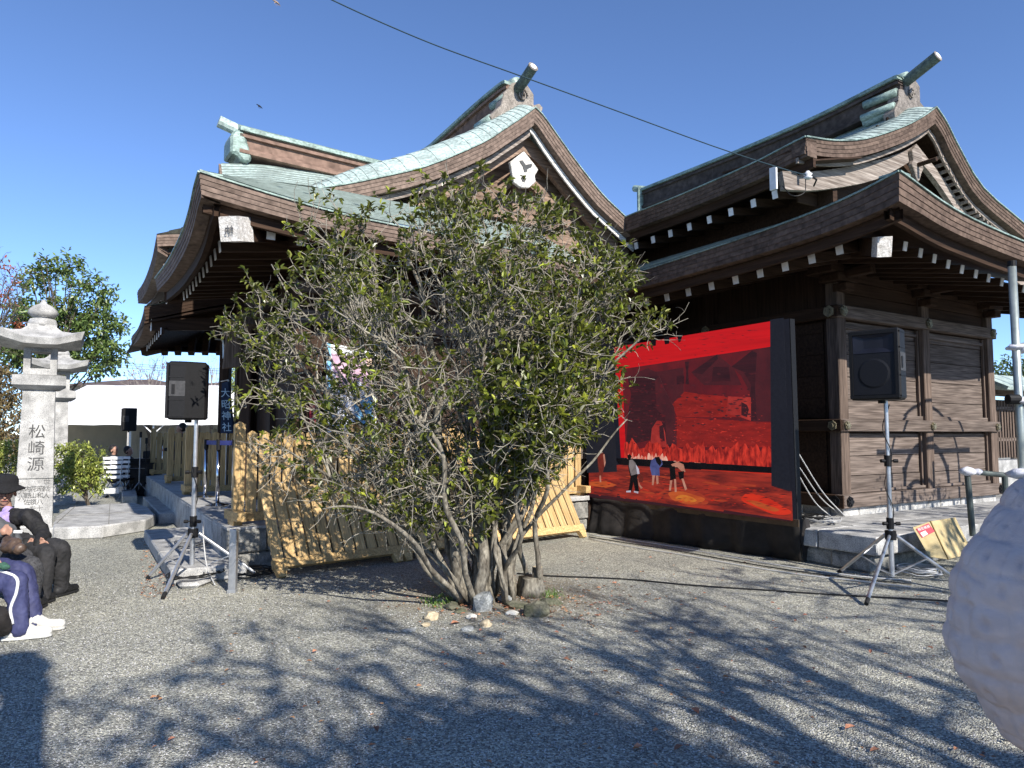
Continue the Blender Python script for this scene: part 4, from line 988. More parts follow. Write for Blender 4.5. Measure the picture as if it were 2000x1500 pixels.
S_yel = emat('screen_yellow', (.75, .28, .04), (.55, .10, .02), 5); S_brt = emat('screen_bright_red', (.85, .05, .02), (.5, .02, .01), 3, stretch=(.5, .5, 4))
S_wall = emat('screen_lit_wall', (.36, .022, .018), (.18, .014, .014), 6, stretch=(.7, .7, 3)); S_cave = emat('screen_cave', (.5, .05, .04), (.28, .02, .02), 6)
S_blk = emat('screen_pure_black', (.006, .005, .007), (.003, .003, .004), 20)
pic('dark_margin', [(86, 290), (1150, 115), (1190, 1190), (102, 1064)], S_dark)
pic('red_curtain', [(220, 268), (1074, 126), (1076, 262), (226, 390)], S_red); pic('red_curtain', [(226, 388), (263, 383), (284, 856), (256, 856)], S_red)
pic('backdrop', [(262, 384), (1075, 262), (1079, 900), (284, 852)], S_deep)
pic('painted_hills', [(345, 400), (400, 380), (440, 398), (480, 395), (540, 384), (590, 376), (590, 560), (345, 560)], S_hut2)
pic('painted_house', [(632, 402), (770, 306), (860, 382), (900, 470), (700, 470)], S_hut2); pic('painted_roof', [(632, 402), (770, 306), (775, 330), (690, 412)], S_hut)
pic('painted_window', [(750, 374), (832, 372), (842, 448), (742, 452)], S_hut); pic('painted_window', [(556, 420), (596, 418), (596, 462), (556, 466)], S_hut)
pic('painted_tree', [(600, 345), (622, 345), (618, 400), (622, 465), (604, 465), (608, 400)], S_hut)
pic('painted_cliff', [(850, 372), (960, 286), (1074, 262), (1078, 660), (960, 665), (935, 600), (955, 520), (900, 420)], S_hut2)
pic('painted_cliff', [(850, 372), (960, 286), (985, 300), (975, 470), (985, 660), (955, 665), (940, 600), (955, 470), (915, 400)], S_hut)
pic('painted_mound', [(535, 570), (600, 505), (700, 520), (830, 530), (900, 600), (895, 640), (560, 640)], S_wall)
pic('painted_field', [(560, 640), (1078, 670), (1079, 800), (560, 800)], S_wall)
pic('painted_board', [(834, 530), (955, 535), (955, 660), (900, 640), (824, 622)], S_cave); pic('painted_figure', [(905, 560), (935, 575), (945, 600), (935, 640), (905, 630)], S_hut)
pic('painted_hut', [(300, 432), (468, 420), (500, 500), (548, 590), (560, 780), (520, 800), (430, 760), (290, 790), (305, 600), (318, 520)], S_hut)
pic('painted_hut', [(445, 450), (468, 420), (500, 500), (548, 590), (560, 780), (510, 790), (500, 640), (455, 600)], S_hut2)
pic('cave_mouth', [(420, 800), (430, 700), (455, 662), (480, 660), (500, 720), (510, 800)], S_cave); pic('cave_figure', [(470, 690), (490, 680), (500, 770), (472, 750)], S_hut)
rg = random.Random(4)
fl = []; 
for i in range(60):
    x = 284+i*(1079-284)/59; top = 790+(x-284)*.02+rg.uniform(-24, 22)-(25 if i % 7 == 3 else 0); fl.append((x, top))
pic('stage_fire', fl+[(1079, 906), (284, 856)], S_fire)
fl = [(300+i*7, 862-abs(math.sin(i*1.9))*rg.uniform(12, 40)) for i in range(31)]; pic('white_flames', fl+[(517, 872), (300, 858)], S_hot)
for i, x in enumerate((560, 612, 672, 735, 810, 880, 985, 1045)): pic('flame', [(x-16, 878+(x-560)*.045), (x-8, 850+(x-560)*.04), (x, 832+(x-560)*.03), (x+7, 852+(x-560)*.04), (x+16, 880+(x-560)*.045)], S_hot if i in (0, 2, 5) else S_brt, lev=17)
pic('stage_edge', [(240, 858), (1079, 905), (1081, 944), (262, 892)], S_blk); 
pic('edge_light', [(700, 918), (1080, 938), (1080, 944), (704, 926)], S_brt)
pic('stage_floor', [(102, 928), (262, 893), (1082, 944), (1088, 1004), (1184, 1034), (1190, 1190), (700, 1125), (104, 1046)], S_floor)
S_or = emat('screen_orange', (.62, .12, .03), (.45, .07, .02), 5, stretch=(.6, .6, 4)); S_flg = emat('screen_floor_glow', (.50, .07, .025), (.30, .03, .02), 5, stretch=(.6, .6, 4))
def ell(cx, cy, rx, ry, sk=.12): return [(cx+math.cos(a)*rx*(1+.12*math.sin(3*a+cx)), cy+math.sin(a)*ry*(1+.15*math.sin(2*a))+math.cos(a)*rx*sk) for a in [2*PI*k/26 for k in range(26)]]
pic('floor_glow', ell(615, 1062, 130, 40), S_flg); pic('floor_glow', ell(618, 1068, 95, 30), S_or); pic('floor_glow', ell(622, 1072, 55, 17), S_yel); pic('floor_glow', ell(180, 995, 70, 12), S_flg)
for x, y in ((350, 960), (440, 985), (520, 960), (760, 990), (860, 1010), (960, 1000), (420, 1040), (800, 1080)): pic('floor_glow', ell(x, y, 45, 6), S_flg)
pic('floor_glow', [(112, 985), (200, 980), (260, 1000), (200, 1015), (112, 1003)], S_or)
pic('floor_glow', ell(1050, 1100, 130, 38, .3), S_brt); pic('floor_glow', ell(1040, 1110, 85, 14, .3), S_or)
pic('side_pillar', [(1078, 126), (1150, 115), (1184, 1034), (1086, 1004)], S_dark); pic('side_pillar', [(86, 290), (222, 268), (262, 930), (102, 936)], S_dark)
pic('front_silhouette', [(104, 1046), (260, 1066), (266, 1046), (276, 1050), (280, 1070), (360, 1080), (366, 1072), (374, 1082), (700, 1124), (830, 1140), (836, 1132), (1190, 1186), (1190, 1192), (102, 1062)], S_hut)
for x in (440, 512, 585): pic('brush_stroke', [(x, 228-(x-440)*.16), (x+32, 222-(x-440)*.16), (x+(30 if x < 580 else 18), 262-(x-440)*.14), (x+8, 266-(x-440)*.14)], S_blk)
def strokes(n, x0, x1, y0, y1, sk, m, seed, sx=14, sy=5):
    rg2 = random.Random(seed); LAY[0] += 1; off = .004+.0022*LAY[0]; mb = MB()
    for i in range(n):
        x = rg2.uniform(x0, x1); y = rg2.uniform(y0, y1)+(x-x0)*sk; w_ = rg2.uniform(.3, 1)*sx; h_ = rg2.uniform(.3, 1)*sy
        mb.prism([sp_(*sz(*p))-nS*off for p in ((x, y), (x+w_, y-h_*.5), (x+w_*1.7, y+h_*.4), (x+w_*.8, y+h_))], nS*.001)
    o = mb.build('scenery_texture', m, scr); o['kind'] = 'stuff'
strokes(150, 290, 1060, 420, 700, -.03, S_hut2, 1, 22, 8); strokes(90, 560, 1060, 640, 790, .02, S_fire, 2, 14, 4); strokes(70, 560, 1050, 520, 780, .0, S_cave, 3, 9, 4); strokes(60, 300, 520, 440, 780, 0, S_deep, 4, 16, 6)
strokes(120, 110, 1150, 950, 1060, .07, S_brt, 5, 26, 3); strokes(120, 110, 1150, 950, 1060, .07, S_hut, 6, 30, 3); strokes(40, 300, 700, 930, 1010, .05, S_flg, 7, 22, 3); strokes(50, 240, 1060, 280, 380, -.14, S_hut2, 9, 30, 2)
def actor(pl, m): pic('stage_actor', pl, m)
Pgrey = emat('screen_grey_robe', (.28, .24, .24), (.12, .10, .11), 9); Pblue = emat('screen_blue_robe', (.10, .12, .32), (.05, .06, .18), 9); Pskin = emat('screen_skin', (.62, .30, .22), (.4, .15, .1), 9); Pwht = emat('screen_white', (.62, .62, .75), (.45, .42, .5), 9); Prd = emat('screen_dim_red', (.22, .03, .02), (.10, .015, .012), 9)
actor([(332, 862), (352, 858), (372, 880), (384, 930), (378, 960), (388, 1034), (366, 1030), (358, 985), (348, 1030), (330, 1036), (342, 960), (330, 905)], S_blk)
actor([(336, 868), (352, 864), (370, 885), (380, 940), (346, 950), (334, 900)], Pgrey); actor([(326, 842), (340, 836), (350, 850), (342, 862), (328, 860)], S_blk); actor([(372, 890), (388, 915), (392, 940), (380, 942)], Pwht); actor([(384, 960), (396, 1000), (410, 1014), (400, 1020), (388, 1000)], Pskin)
actor([(322, 1030), (346, 1028), (346, 1038), (322, 1038)], Pwht); actor([(364, 1030), (388, 1034), (386, 1044), (364, 1038)], Pwht)
actor([(456, 870), (480, 852), (512, 865), (518, 890), (500, 910), (502, 950), (460, 948), (450, 905)], Pblue); actor([(476, 852), (500, 850), (514, 880), (504, 900), (486, 880)], S_blk); actor([(464, 948), (478, 948), (470, 1000), (462, 1000)], Pskin); actor([(484, 950), (496, 948), (498, 990), (488, 996)], Pskin)
actor([(565, 890), (600, 876), (632, 890), (642, 930), (620, 925), (600, 905), (575, 905)], Pskin); actor([(556, 900), (586, 900), (592, 965), (562, 975), (560, 935)], S_blk); actor([(604, 930), (636, 925), (634, 965), (612, 970)], S_blk)
actor([(562, 975), (574, 974), (566, 1028), (556, 1028)], Pskin); actor([(584, 968), (594, 968), (598, 1034), (588, 1036)], Pskin); actor([(624, 966), (634, 964), (654, 1020), (644, 1028)], Pskin)
actor([(175, 850), (186, 830), (204, 826), (216, 850), (212, 900), (200, 950), (186, 945), (178, 900)], Prd); actor([(186, 950), (194, 948), (196, 984), (188, 984)], Pskin); actor([(206, 838), (214, 836), (220, 880), (214, 905)], Pskin)
actor([(392, 944), (412, 940), (424, 960), (418, 985), (398, 985)], Prd)
# skirt of black cloth under the screen
def skirt():
    top = []; bot = []; N_ = 60
    gBR = atz(1568, 1098); gBL = atz(1149, 1040)
    for i in range(N_+1):
        t = i/N_; p = sBR.lerp(sBL, t)-nS*.02+uS*(-.04 if i == 0 else 0); fold = .018*math.sin(t*37)+.014*math.sin(t*83+1)
        b = gBR.lerp(gBL, t); b = V((b.x, b.y, .012)); top.append(p+Z*.015); bot.append(b-nS*(fold+.02))
    rows = [top]+[[a.lerp(b, s)-nS*.02*math.sin(s*PI)*math.sin(i*.62) for i, (a, b) in enumerate(zip(top, bot))] for s in (.25, .5, .75)]+[bot]
    r = empty('screen_skirt', bot[0], 'black cloth skirt hanging to the ground under the video screen', 'cloth')
    MB().grid(rows).build('cloth', black_cl, r, smooth=True, solid=.008)
    MB().ribbon([p-nS*.012+Z*.0 for p in top], [p-nS*.004 for p in top], -Z*.085).build('brown_band', mat('brown_cloth', (.085, .06, .035), (.05, .034, .02), rough=.8), r)
    e = [sBR+Z*.01, sBR+nS*.5+uS*.0]; g0 = [V((gBR.x, gBR.y, .01)), V((gBR.x, gBR.y, .01))+nS*.30]
    MB().grid([[e[0], e[0].lerp(e[0]+nS*.2, .5)+uS*-.03, e[0]+nS*.22], [g0[0]-uS*.02, g0[0].lerp(g0[1], .5)-uS*.05, g0[1]]]).build('side_cloth', black_cl, r, solid=.008)
skirt()

# ------------------------------------------------------------ cables
def cable(label, pts, r=.006, m=None, cat='cable', n=30, grp=None, name='cable'):
    p = smooth_poly([V(x) for x in pts], n); return tag(MB().tube(p, r, 5).build(name, m or black_rub, smooth=True), label, cat, grp)
white_pl = mat('pale_grey_plastic', (.50, .50, .49), (.4, .4, .4), rough=.5, bump=0)
def G_(x, y, z=.012): p = atz(x, y); p.z = z; return p
cable('thin black cable crossing the yard from the shrub to the right stand', [G_(1010, 1122), G_(1080, 1127), G_(1220, 1133), G_(1350, 1145), G_(1500, 1155), G_(1650, 1165), G_(1850, 1176), G_(2050, 1190)], .008, grp=None)
for k, (dy, m) in enumerate(((0, white_pl), (7, black_rub), (13, white_pl))):
    cable(['pale cable along the foot of the screen skirt, nearest the cloth', 'black cable along the foot of the screen skirt', 'outer pale cable along the foot of the screen skirt'][k], [G_(1150, 1046+dy*.6), G_(1230, 1056+dy), G_(1330, 1072+dy), G_(1440, 1092+dy), G_(1560, 1112+dy*.9), G_(1680, 1128+dy*.7), G_(1780, 1136+dy)], .007, m)
rg = random.Random(8)
def coil(label, c, R_, n, m, r=.006, flat=.5, name='cable_coil'):
    mb = MB()
    for k in range(n):
        pts = []; cx, cy = c.x+rg.uniform(-.12, .12)*R_*2, c.y+rg.uniform(-.1, .1)*R_*2; rr = R_*rg.uniform(.6, 1.1); ph = rg.random()*6
        for i in range(22): a = i/20*2*PI+ph; pts.append(V((cx+math.cos(a)*rr*(1+.15*math.sin(3*a)), cy+math.sin(a)*rr*flat*2, c.z+.01+.006*k+.02*abs(math.sin(a*2+k)))))
        mb.tube(pts, r, 5)
    return tag(mb.build(name, m, smooth=True), label, 'cable')
coil('tangle of white cables on the ground under the cardboard box', G_(1800, 1122, .01), .22, 9, white_pl); coil('black cable tangle behind the screen edge on the podium', atz(1580, 1018, .41), .22, 10, black_rub)
coil('pale cable tangle on the podium right of the screen edge', atz(1610, 1022, .41), .20, 6, white_pl); coil('black cable coil on the ground at the left stand foot', G_(370, 1140, .07), .22, 4, black_rub)
coil('grey cable tangle between the kerb steps and the podium', atz(375, 1068, .15), .2, 6, mat('grey_cable', (.2, .2, .2), rough=.6, bump=0)); coil('black cables on the ground between podium corner and leaning fence', G_(490, 1125, .01), .24, 6, black_rub)
for k, (a, b_, c) in enumerate((((1556, 880), (1600, 960), (1650, 1008)), ((1556, 905), (1580, 960), (1640, 1004)), ((1556, 922), (1590, 975), (1622, 1008)))):
    pa = onp(*a, BRc+nS*.1, nS); pc = atz(*c, .41); pb = (pa+pc)/2-Z*.08
    cable(['upper white cable hanging from behind the screen to the podium', 'middle white cable hanging from behind the screen', 'lowest white cable hanging from behind the screen'][k], [pa, pb, pc], .008, white_pl)
# cables on stands
def spiral(p0, p1, label, turns, r0=.03):
    pts = [lerp(p0, p1, i/40)+V((math.cos(i*turns*2*PI/40), math.sin(i*turns*2*PI/40), 0))*r0 for i in range(41)]
    return tag(MB().tube(pts, .005, 5).build('cable', black_rub, smooth=True), label, 'cable')
spiral(V((bR.x, bR.y, zz(790, YR))), V((bR.x, bR.y, zz(1030, YR))), 'black cable winding down the right speaker stand', 2.2, .035)
spiral(V((bL.x, bL.y, zl(830))), V((bL.x, bL.y, zl(1010))), 'dark cable winding down the near left speaker stand', 1.4, .035)
cable('pale cable dropping from the left stand collar to the ground', [V((bL.x+.1, YL, zl(1020))), at(398, 1060, YL), at(405, 1110, YL-.1), G_(420, 1145)], .007, white_pl)
# overhead line and its insulator
ins = at(1578, 342, 8.6); A_ = at(560, -45, 6.5); pts = []
tgt = [(640, -4), (740, 42), (860, 92), (1010, 146), (1200, 215), (1400, 288), (1540, 333)]
pts = [at(x, y, lerp(6.5, 8.55, (x-560)/1010)) for x, y in tgt]+[ins]
tag(MB().tube(smooth_poly([A_]+pts, 40), .007, 5).build('overhead_wire', mat('wire_green', (.02, .045, .06), rough=.6, bump=0)), 'thin dark overhead wire running down to the insulator on the right hall', 'wire')
ir = empty('insulator', ins, 'small white insulator fixed on the bargeboard end at the wire', 'insulator'); MB().lathe(ins-Z*.05, [(.03, 0), (.055, .02), (.03, .04), (.055, .06), (.03, .08), (.02, .1)], 14).build('porcelain', mat('porcelain', (.75, .76, .78), rough=.2, bump=0), ir, smooth=True); MB().tube([ins, ins+V((.15, .1, -.02)), ins+V((.2, .3, -.03))], .012, 6).build('hook', black_pl, ir)
MB().tube(smooth_poly([ins+V((-.03, 0, -.05)), ins+V((-.05, 0, -.22)), ins+V((-.2, 0, -.26)), ins+V((-.28, .1, -.1))], 14), .006, 5).build('tail_wire', black_pl, ir)
# ------------------------------------------------------------ cardboard box
def box_():
    card = mat('cardboard', (.47, .375, .20), (.37, .29, .145), rough=.8, bump=.1, scale=20); r = empty('cardboard_box', atz(1820, 1095, .0), 'yellow brown cardboard box tilted on the podium edge beside the right stand', 'box')
    Y = 7.75; f = [at(x, y, Y) for x, y in [(1782, 1032), (1822, 1018), (1855, 1094), (1828, 1094)]]
    a, b, c, d = at(1782, 1030, 7.7), at(1817, 1018, 7.72), at(1852, 1093, 7.55), at(1815, 1088, 7.55)
    bk = at(1866, 1010, 8.15)-at(1817, 1018, 7.72)
    MB().hexa([a, b, c, d, a+bk, b+bk, c+bk, d+bk]).build('carton', card, r, bevel=.004)
    n = (b-a).cross(d-a).normalized(); n = -n if n.dot(CAM-a) < 0 else n
    def on(u_, v_): return a+(b-a)*u_+(d-a)*v_+n*.003
    MB().prism([on(.12, .08), on(.85, .04), on(.92, .34), on(.16, .4)], n*.002).build('red_label', mat('label_red', (.45, .03, .06), rough=.6, bump=0, var=0), r)
    MB().prism([p+n*.0025 for p in (on(.2, .24), on(.5, .22), on(.53, .35), on(.22, .38))], n*.002).build('white_label', mat('label_white', (.7, .7, .68), rough=.6, bump=0, var=0), r)
    MB().bar(b+n*.002, c+n*.002, .012, .012).build('flap_edge', mat('cardboard_edge', (.28, .20, .08), rough=.9, bump=0), r)
    tm = text_mesh('精密機器', .035, .002, False); place(tm, on(.5, .17)+n*.003, (b-a).normalized(), (a-d).normalized(), n); tm.build('label_writing', mat('label_white', (.7, .7, .68)), r)
box_()
# ------------------------------------------------------------ pipes at the right edge
plw = mat('white_wrap', (.62, .62, .66), (.45, .45, .5), rough=.6, bump=.4, scale=20, dist=.02)
def pipes():
    r = empty('pipe_frame', atz(1890, 1080, .4), 'dark low pipe rail with white wrapped joint beside the pale coat', 'pipe rail')
    g = mat('dark_pipe', (.10, .12, .11), (.06, .07, .07), rough=.5, metal=.4, bump=.1)
    Y = 7.9; j = at(1889, 921, Y); MB().tube([j, V((j.x+.03, j.y, .38))], .032, 12).build('upright', g, r); k = at(1962, 928, Y+.05); MB().tube([j, k], .03, 12).build('crossbar', g, r); MB().tube([k, V((k.x, k.y, .38))], .03, 12).build('upright', g, r)
    m = MB(); stones(m, j, .075, 3, .9); stones(m, j+V((.12, 0, 0)), .05, 4, .8); m.build('wrapped_joint', plw, r, smooth=True)
    r = empty('scaffold_pole', V((at(1980, 900, 6.4).x, 6.4, 0)), 'tall grey steel pole with white wrapped joints at the right edge', 'pole')
    t = at(1976, 512, 6.4); b = at(1996, 900, 6.4); b2 = t+(b-t)*(t.z-.0)/(t.z-b.z); gp = mat('galvanised_pipe', (.36, .40, .38), (.24, .27, .26), rough=.4, metal=.6, bump=.1)
    MB().tube([t, b2], .034, 14).build('pipe', gp, r, smooth=True); MB().tube([t+Z*.01, t-Z*.04], .037, 14).build('cap', black_pl, r)
    for (x, y, s) in ((1986, 678, .11), (1991, 782, .12), (1996, 925, .15)):
        c = at(x, y, 6.4); m = MB(); stones(m, c, s*.7, x, .6); stones(m, c+V((s*.6, 0, -.02)), s*.5, y, .8); m.build('wrapped_joint', plw, r, smooth=True)
        MB().tube([c+V((.02, 0, 0)), c+V((.5, .1, -.05 if y > 700 else .12))], .03, 10).build('side_pipe', gp, r)
    c = at(1968, 780, 6.35); MB().tube([c, c+V((.1, 0, .0))], .045, 12).build('pipe_end', black_pl, r)
pipes()
# ------------------------------------------------------------ far wooden fence with roof at the right
def far_fence():
    r = empty('roofed_fence', at(1960, 905, 14), 'grey wooden paling fence with small roof beyond the hall corner', 'fence'); Y = 14
    a = at(1932, 890, Y); v_ = W(32)
    for k in range(22):
        p = at(1938, 890, 14)+v_*(k*.115); z0 = at(1938, 895, 14).z; z1 = at(1938, 780, 14).z
        MB().box(V((p.x, p.y, z0)), v_*.06, U(32)*.04, Z*(z1-z0)).build('paling', wall_z, r)
    p = at(1938, 890, 14)-v_*.3; z = at(1938, 800, 14).z
    for z_ in (z, at(1938, 862, 14).z): MB().box(V((p.x, p.y, z_)), v_*3, U(32)*.03, Z*.07).build('rail', wall_v, r)
    z = at(1938, 772, 14).z; MB().box(V((p.x, p.y, z)), v_*3.2, U(32)*.1, Z*.12).build('beam', wall_v, r)
    z = at(1938, 760, 14).z; q = V((p.x, p.y, z)); MB().add([q-U(32)*.6-v_*.3, q-U(32)*.6+v_*3.3, q+Z*.3+v_*3.3, q+Z*.3-v_*.3, q+U(32)*.6-v_*.3, q+U(32)*.6+v_*3.3], [(0, 1, 2, 3), (3, 2, 5, 4)]).build('roof', copper2, r, solid=.06)
    zb = at(1938, 900, 14).z; MB().box(V((p.x, p.y, 0)), v_*3.2, U(32)*.3, Z*zb).build('stone_base', granite, r)
far_fence()
# ------------------------------------------------------------ foliage helpers
def leaf_add(vs, fs, p, d, up, L_, w_):
    """one folded leaf from p along d"""
    d = d.normalized(); s = d.cross(up)
    s = s.normalized() if s.length > 1e-4 else d.orthogonal().normalized()
    n = s.cross(d); n0 = len(vs); f = w_*.28; dr = n*(-L_*.12)
    vs += [tuple(p), tuple(p+d*L_*.38-s*w_*.5+n*f), tuple(p+d*L_*.75-s*w_*.36+n*f*.7+dr*.5), tuple(p+d*L_+dr), tuple(p+d*L_*.75+s*w_*.36+n*f*.7+dr*.5), tuple(p+d*L_*.38+s*w_*.5+n*f)]
    fs += [(n0, n0+1, n0+2, n0+3), (n0, n0+3, n0+4, n0+5)]
def rv(rg): 
    while True:
        v = V((rg.uniform(-1, 1), rg.uniform(-1, 1), rg.uniform(-1, 1)))
        if .05 < v.length < 1: return v.normalized()
def limb(rg, p, d, L_, n, wob, up=0.0):
    pts = [V(p)]; d = d.normalized()
    for i in range(n): d = (d+rv(rg)*wob+Z*up).normalized(); pts.append(pts[-1]+d*L_/n)
    return pts
def raw(name, vs, fs, m, parent, kind=None):
    off = WL.get(parent.name, V((0, 0, 0))) if parent else V((0, 0, 0))
    me = bpy.data.meshes.new(name); me.from_pydata([(x-off.x, y-off.y, z-off.z) for x, y, z in vs], [], fs); me.materials.append(m)
    o = bpy.data.objects.new(name, me); COL.objects.link(o); o.parent = parent
    if kind: o['kind'] = kind
    return o
def bezier3(a, b, c, d, n):
    out = []
    for i in range(n+1):
        t = i/n; out.append(a*(1-t)**3+b*3*t*(1-t)**2+c*3*t*t*(1-t)+d*t**3)
    return out
# ------------------------------------------------------------ the shrub in the middle of the yard
def big_shrub():
    rg = random.Random(21)
    r = empty('shrub_tree', BUSH, 'wide many-stemmed evergreen shrub with pale bare twigs in the middle of the yard', 'shrub')
    CC = at(858, 698, 6.75); R = V((1.92, 1.40, 1.60))
    def inside(p):
        q = p-CC; k = 1.0
        if q.z < -.1: k = 1+min(1, (-q.z-.1)/1.4)*(.75 if q.x > 0 else .15)
        return math.sqrt((q.x*k/R.x)**2+(q.y/R.y)**2+(q.z/R.z)**2)
    tw = MB(); lv, lf, yv_, yf = [], [], [], []; tips = []
    stems = []
    # hand placed stems (seen in the photo) then free ones
    fixed = [((905, 1175, 6.35), (890, 1000, 6.3), (860, 760, 6.2), (800, 470, 6.2), .075), ((930, 1185, 6.2), (945, 1000, 6.3), (960, 700, 6.5), (1010, 400, 6.8), .065),
             ((990, 1150, 6.55), (1005, 1030, 6.5), (1010, 900, 6.5), (1060, 560, 6.7), .085), ((915, 1180, 6.25), (820, 1030, 6.1), (690, 960, 5.9), (520, 850, 5.8), .026),
             ((900, 1175, 6.4), (800, 1080, 6.3), (700, 900, 6.1), (560, 640, 6.2), .032), ((1030, 1150, 6.45), (1022, 1000, 6.4), (1025, 850, 6.4), (1130, 590, 6.2), .028),
             ((1054, 1160, 6.3), (1058, 1000, 6.3), (1075, 850, 6.2), (1050, 640, 6.1), .03), ((960, 1160, 6.5), (950, 900, 6.2), (1010, 700, 6.0), (1190, 500, 6.2), .04),
             ((950, 1165, 6.5), (1000, 950, 6.5), (1130, 800, 6.6), (1290, 620, 6.7), .03), ((900, 1160, 6.6), (780, 900, 6.8), (640, 700, 6.9), (470, 660, 6.9), .035),
             ((920, 1170, 6.5), (850, 1000, 6.9), (760, 720, 7.3), (700, 420, 7.2), .04), ((940, 1160, 6.6), (930, 900, 7.1), (900, 600, 7.4), (890, 390, 7.3), .04),
             ((970, 1155, 6.6), (1010, 950, 7.1), (1100, 700, 7.4), (1170, 520, 7.3), .035), ((905, 1180, 6.2), (850, 1060, 5.8), (760, 980, 5.6), (620, 1000, 5.6), .028),
             ((930, 1185, 6.1), (900, 980, 5.7), (830, 800, 5.5), (760, 640, 5.6), .03), ((965, 1165, 6.3), (1020, 1000, 6.1), (1040, 900, 5.9), (1100, 800, 5.9), .024)]
    for a, b, c, d, rr in fixed:
        p0 = atz(a[0], a[1], 0); q = [at(*x) for x in (b, c, d)]; stems.append((bezier3(p0, q[0], q[1], q[2], 18), rr*.74))
    for i in range(27):
        th = rg.uniform(0, 2*PI); ph = rg.uniform(.0, 1.35); e = V((math.cos(th)*math.sin(ph)*R.x, math.sin(th)*math.sin(ph)*R.y, math.cos(ph)*R.z*.95))+CC
        if i % 4 == 0: e.z = CC.z-R.z*.5*rg.random(); 
        b0 = V((BUSH.x+rg.uniform(-.28, .25), BUSH.y+rg.uniform(-.35, .2), 0)); o = V((e.x-b0.x, e.y-b0.y, 0))
        stems.append((bezier3(b0, b0+o*.12+Z*.7, b0+o*.5+Z*(e.z*.62), e, 16), rg.uniform(.010, .020)))
    for k, (pts, rr) in enumerate(stems):
        n = len(pts); o = V((rg.random()*9, rg.random()*9, 0))
        pts = [p+V((noise.noise(p*1.7+o), noise.noise(p*1.7+o+V((5, 0, 0))), .4*noise.noise(p*1.7+o+V((0, 7, 0)))))*.16*min(1, i/4) for i, p in enumerate(pts)]
        rad = [rr*(1-i/(n-1))**.75*(1+.12*noise.noise(p*9))+.0055 for i, p in enumerate(pts)]
        MB().tube(pts, rad, 8).build('stem', bark_p if k not in (3, 4) else bark_p, r, smooth=True)
        nb = 15
        for j in range(nb):
            t = rg.uniform(.34, .98); i = min(n-2, int(t*(n-1))); p = pts[i].lerp(pts[i+1], t*(n-1)-i)
            out = (p-CC); out.z *= .6; dd = (pts[i+1]-pts[i]).normalized()*.7+out.normalized()*.5+rv(rg)*.75+Z*.12
            if inside(p) > 1.08: continue
            L_ = rg.uniform(.35, .95); bp = limb(rg, p, dd, L_, 6, .30, .04)
            w0 = min(.011, rad[i]*.7)
            while len(bp) > 2 and inside(bp[-1]) > 1.06: bp = bp[:-1]
            tw.tube(bp, [w0*(1-.7*x/(len(bp)-1)) for x in range(len(bp))], 5, cap=False)
            for m in range(6):
                s = rg.randint(1, len(bp)-1); d2 = (bp[s]-bp[s-1]).normalized()*.5+rv(rg)*.9+Z*.10
                tp = limb(rg, bp[s], d2, rg.uniform(.14, .42), 4, .42, .05); tw.tube(tp, [.0038, .0034, .003, .0026, .0022], 4, cap=False); tips.append((tp, inside(tp[-1])))
                for q in range(2):
                    s2 = rg.randint(1, 3); t3 = limb(rg, tp[s2], rv(rg)+Z*.2, rg.uniform(.06, .18), 3, .5, .06); tw.tube(t3, [.0026, .0024, .002, .0018], 3, cap=False)
                    if rg.random() < .8: tips.append((t3, inside(t3[-1])))
    nleaf = 0; big = []
    for tp, ins in tips:
        e = tp[-1]; px = 1000+F*e.x/max(e.y, .1)
        prob = min(.9, max(.10, (ins-.49)*1.6))
        if e.z < 1.5: prob = max(prob*.6, .30 if px < 900 else 0)
        if px < 760 and e.z < 2.6: prob = max(prob, .42)
        elif e.z > 2.6: prob = min(1, prob*1.25+.05)
        if px > 950 and 1.2 < e.z < 2.3 and e.y < 6.6: prob = max(prob, .65)
        if px > 1050 and e.z < 2.6: prob = max(prob, .8)
        if ins > 1.16 or rg.random() > prob: continue
        d0 = (tp[-1]-tp[-2]).normalized(); yel = rg.random() < .13
        for k in range(rg.randint(3, 7)):
            p = tp[-1].lerp(tp[-2], rg.random()*.9); d = d0*.5+rv(rg)*.85+Z*.15
            L_ = rg.uniform(.042, .078); 
            if px > 940 and e.y < 6.4 and e.z < 2.4: L_ *= 1.25
            up = (Z+rv(rg)*.5)
            vv, ff = (yv_, yf) if yel or rg.random() < .06 else (lv, lf)
            if rg.random() < .035 and e.y < 6.7 and len(big) < 300 and ins > .75: big.append((p, d, up, L_*1.1))
            else: leaf_add(vv, ff, p, d, up, L_, L_*.48)
            nleaf += 1
    o = tw.build('twigs', mat('pale_twig', (.36, .33, .27), (.12, .105, .085), scale=10, rough=.9, bump=.2), r); o['kind'] = 'stuff'
    raw('leaves', lv, lf, leaf_g, r, 'stuff'); raw('yellow_leaves', yv_, yf, leaf_y, r, 'stuff')
    for p, d, up, L_ in big:
        a, b = [], []; leaf_add(a, b, V((0, 0, 0)), d, up, L_, L_*.5)
        me = bpy.data.meshes.new('leaf'); me.from_pydata(a, [], b); me.materials.append(leaf_g if rg.random() > .2 else leaf_y); lo = bpy.data.objects.new('leaf', me); COL.objects.link(lo); lo.parent = r; lo.location = p-WL[r.name]
    return nleaf
print('leaves', big_shrub())
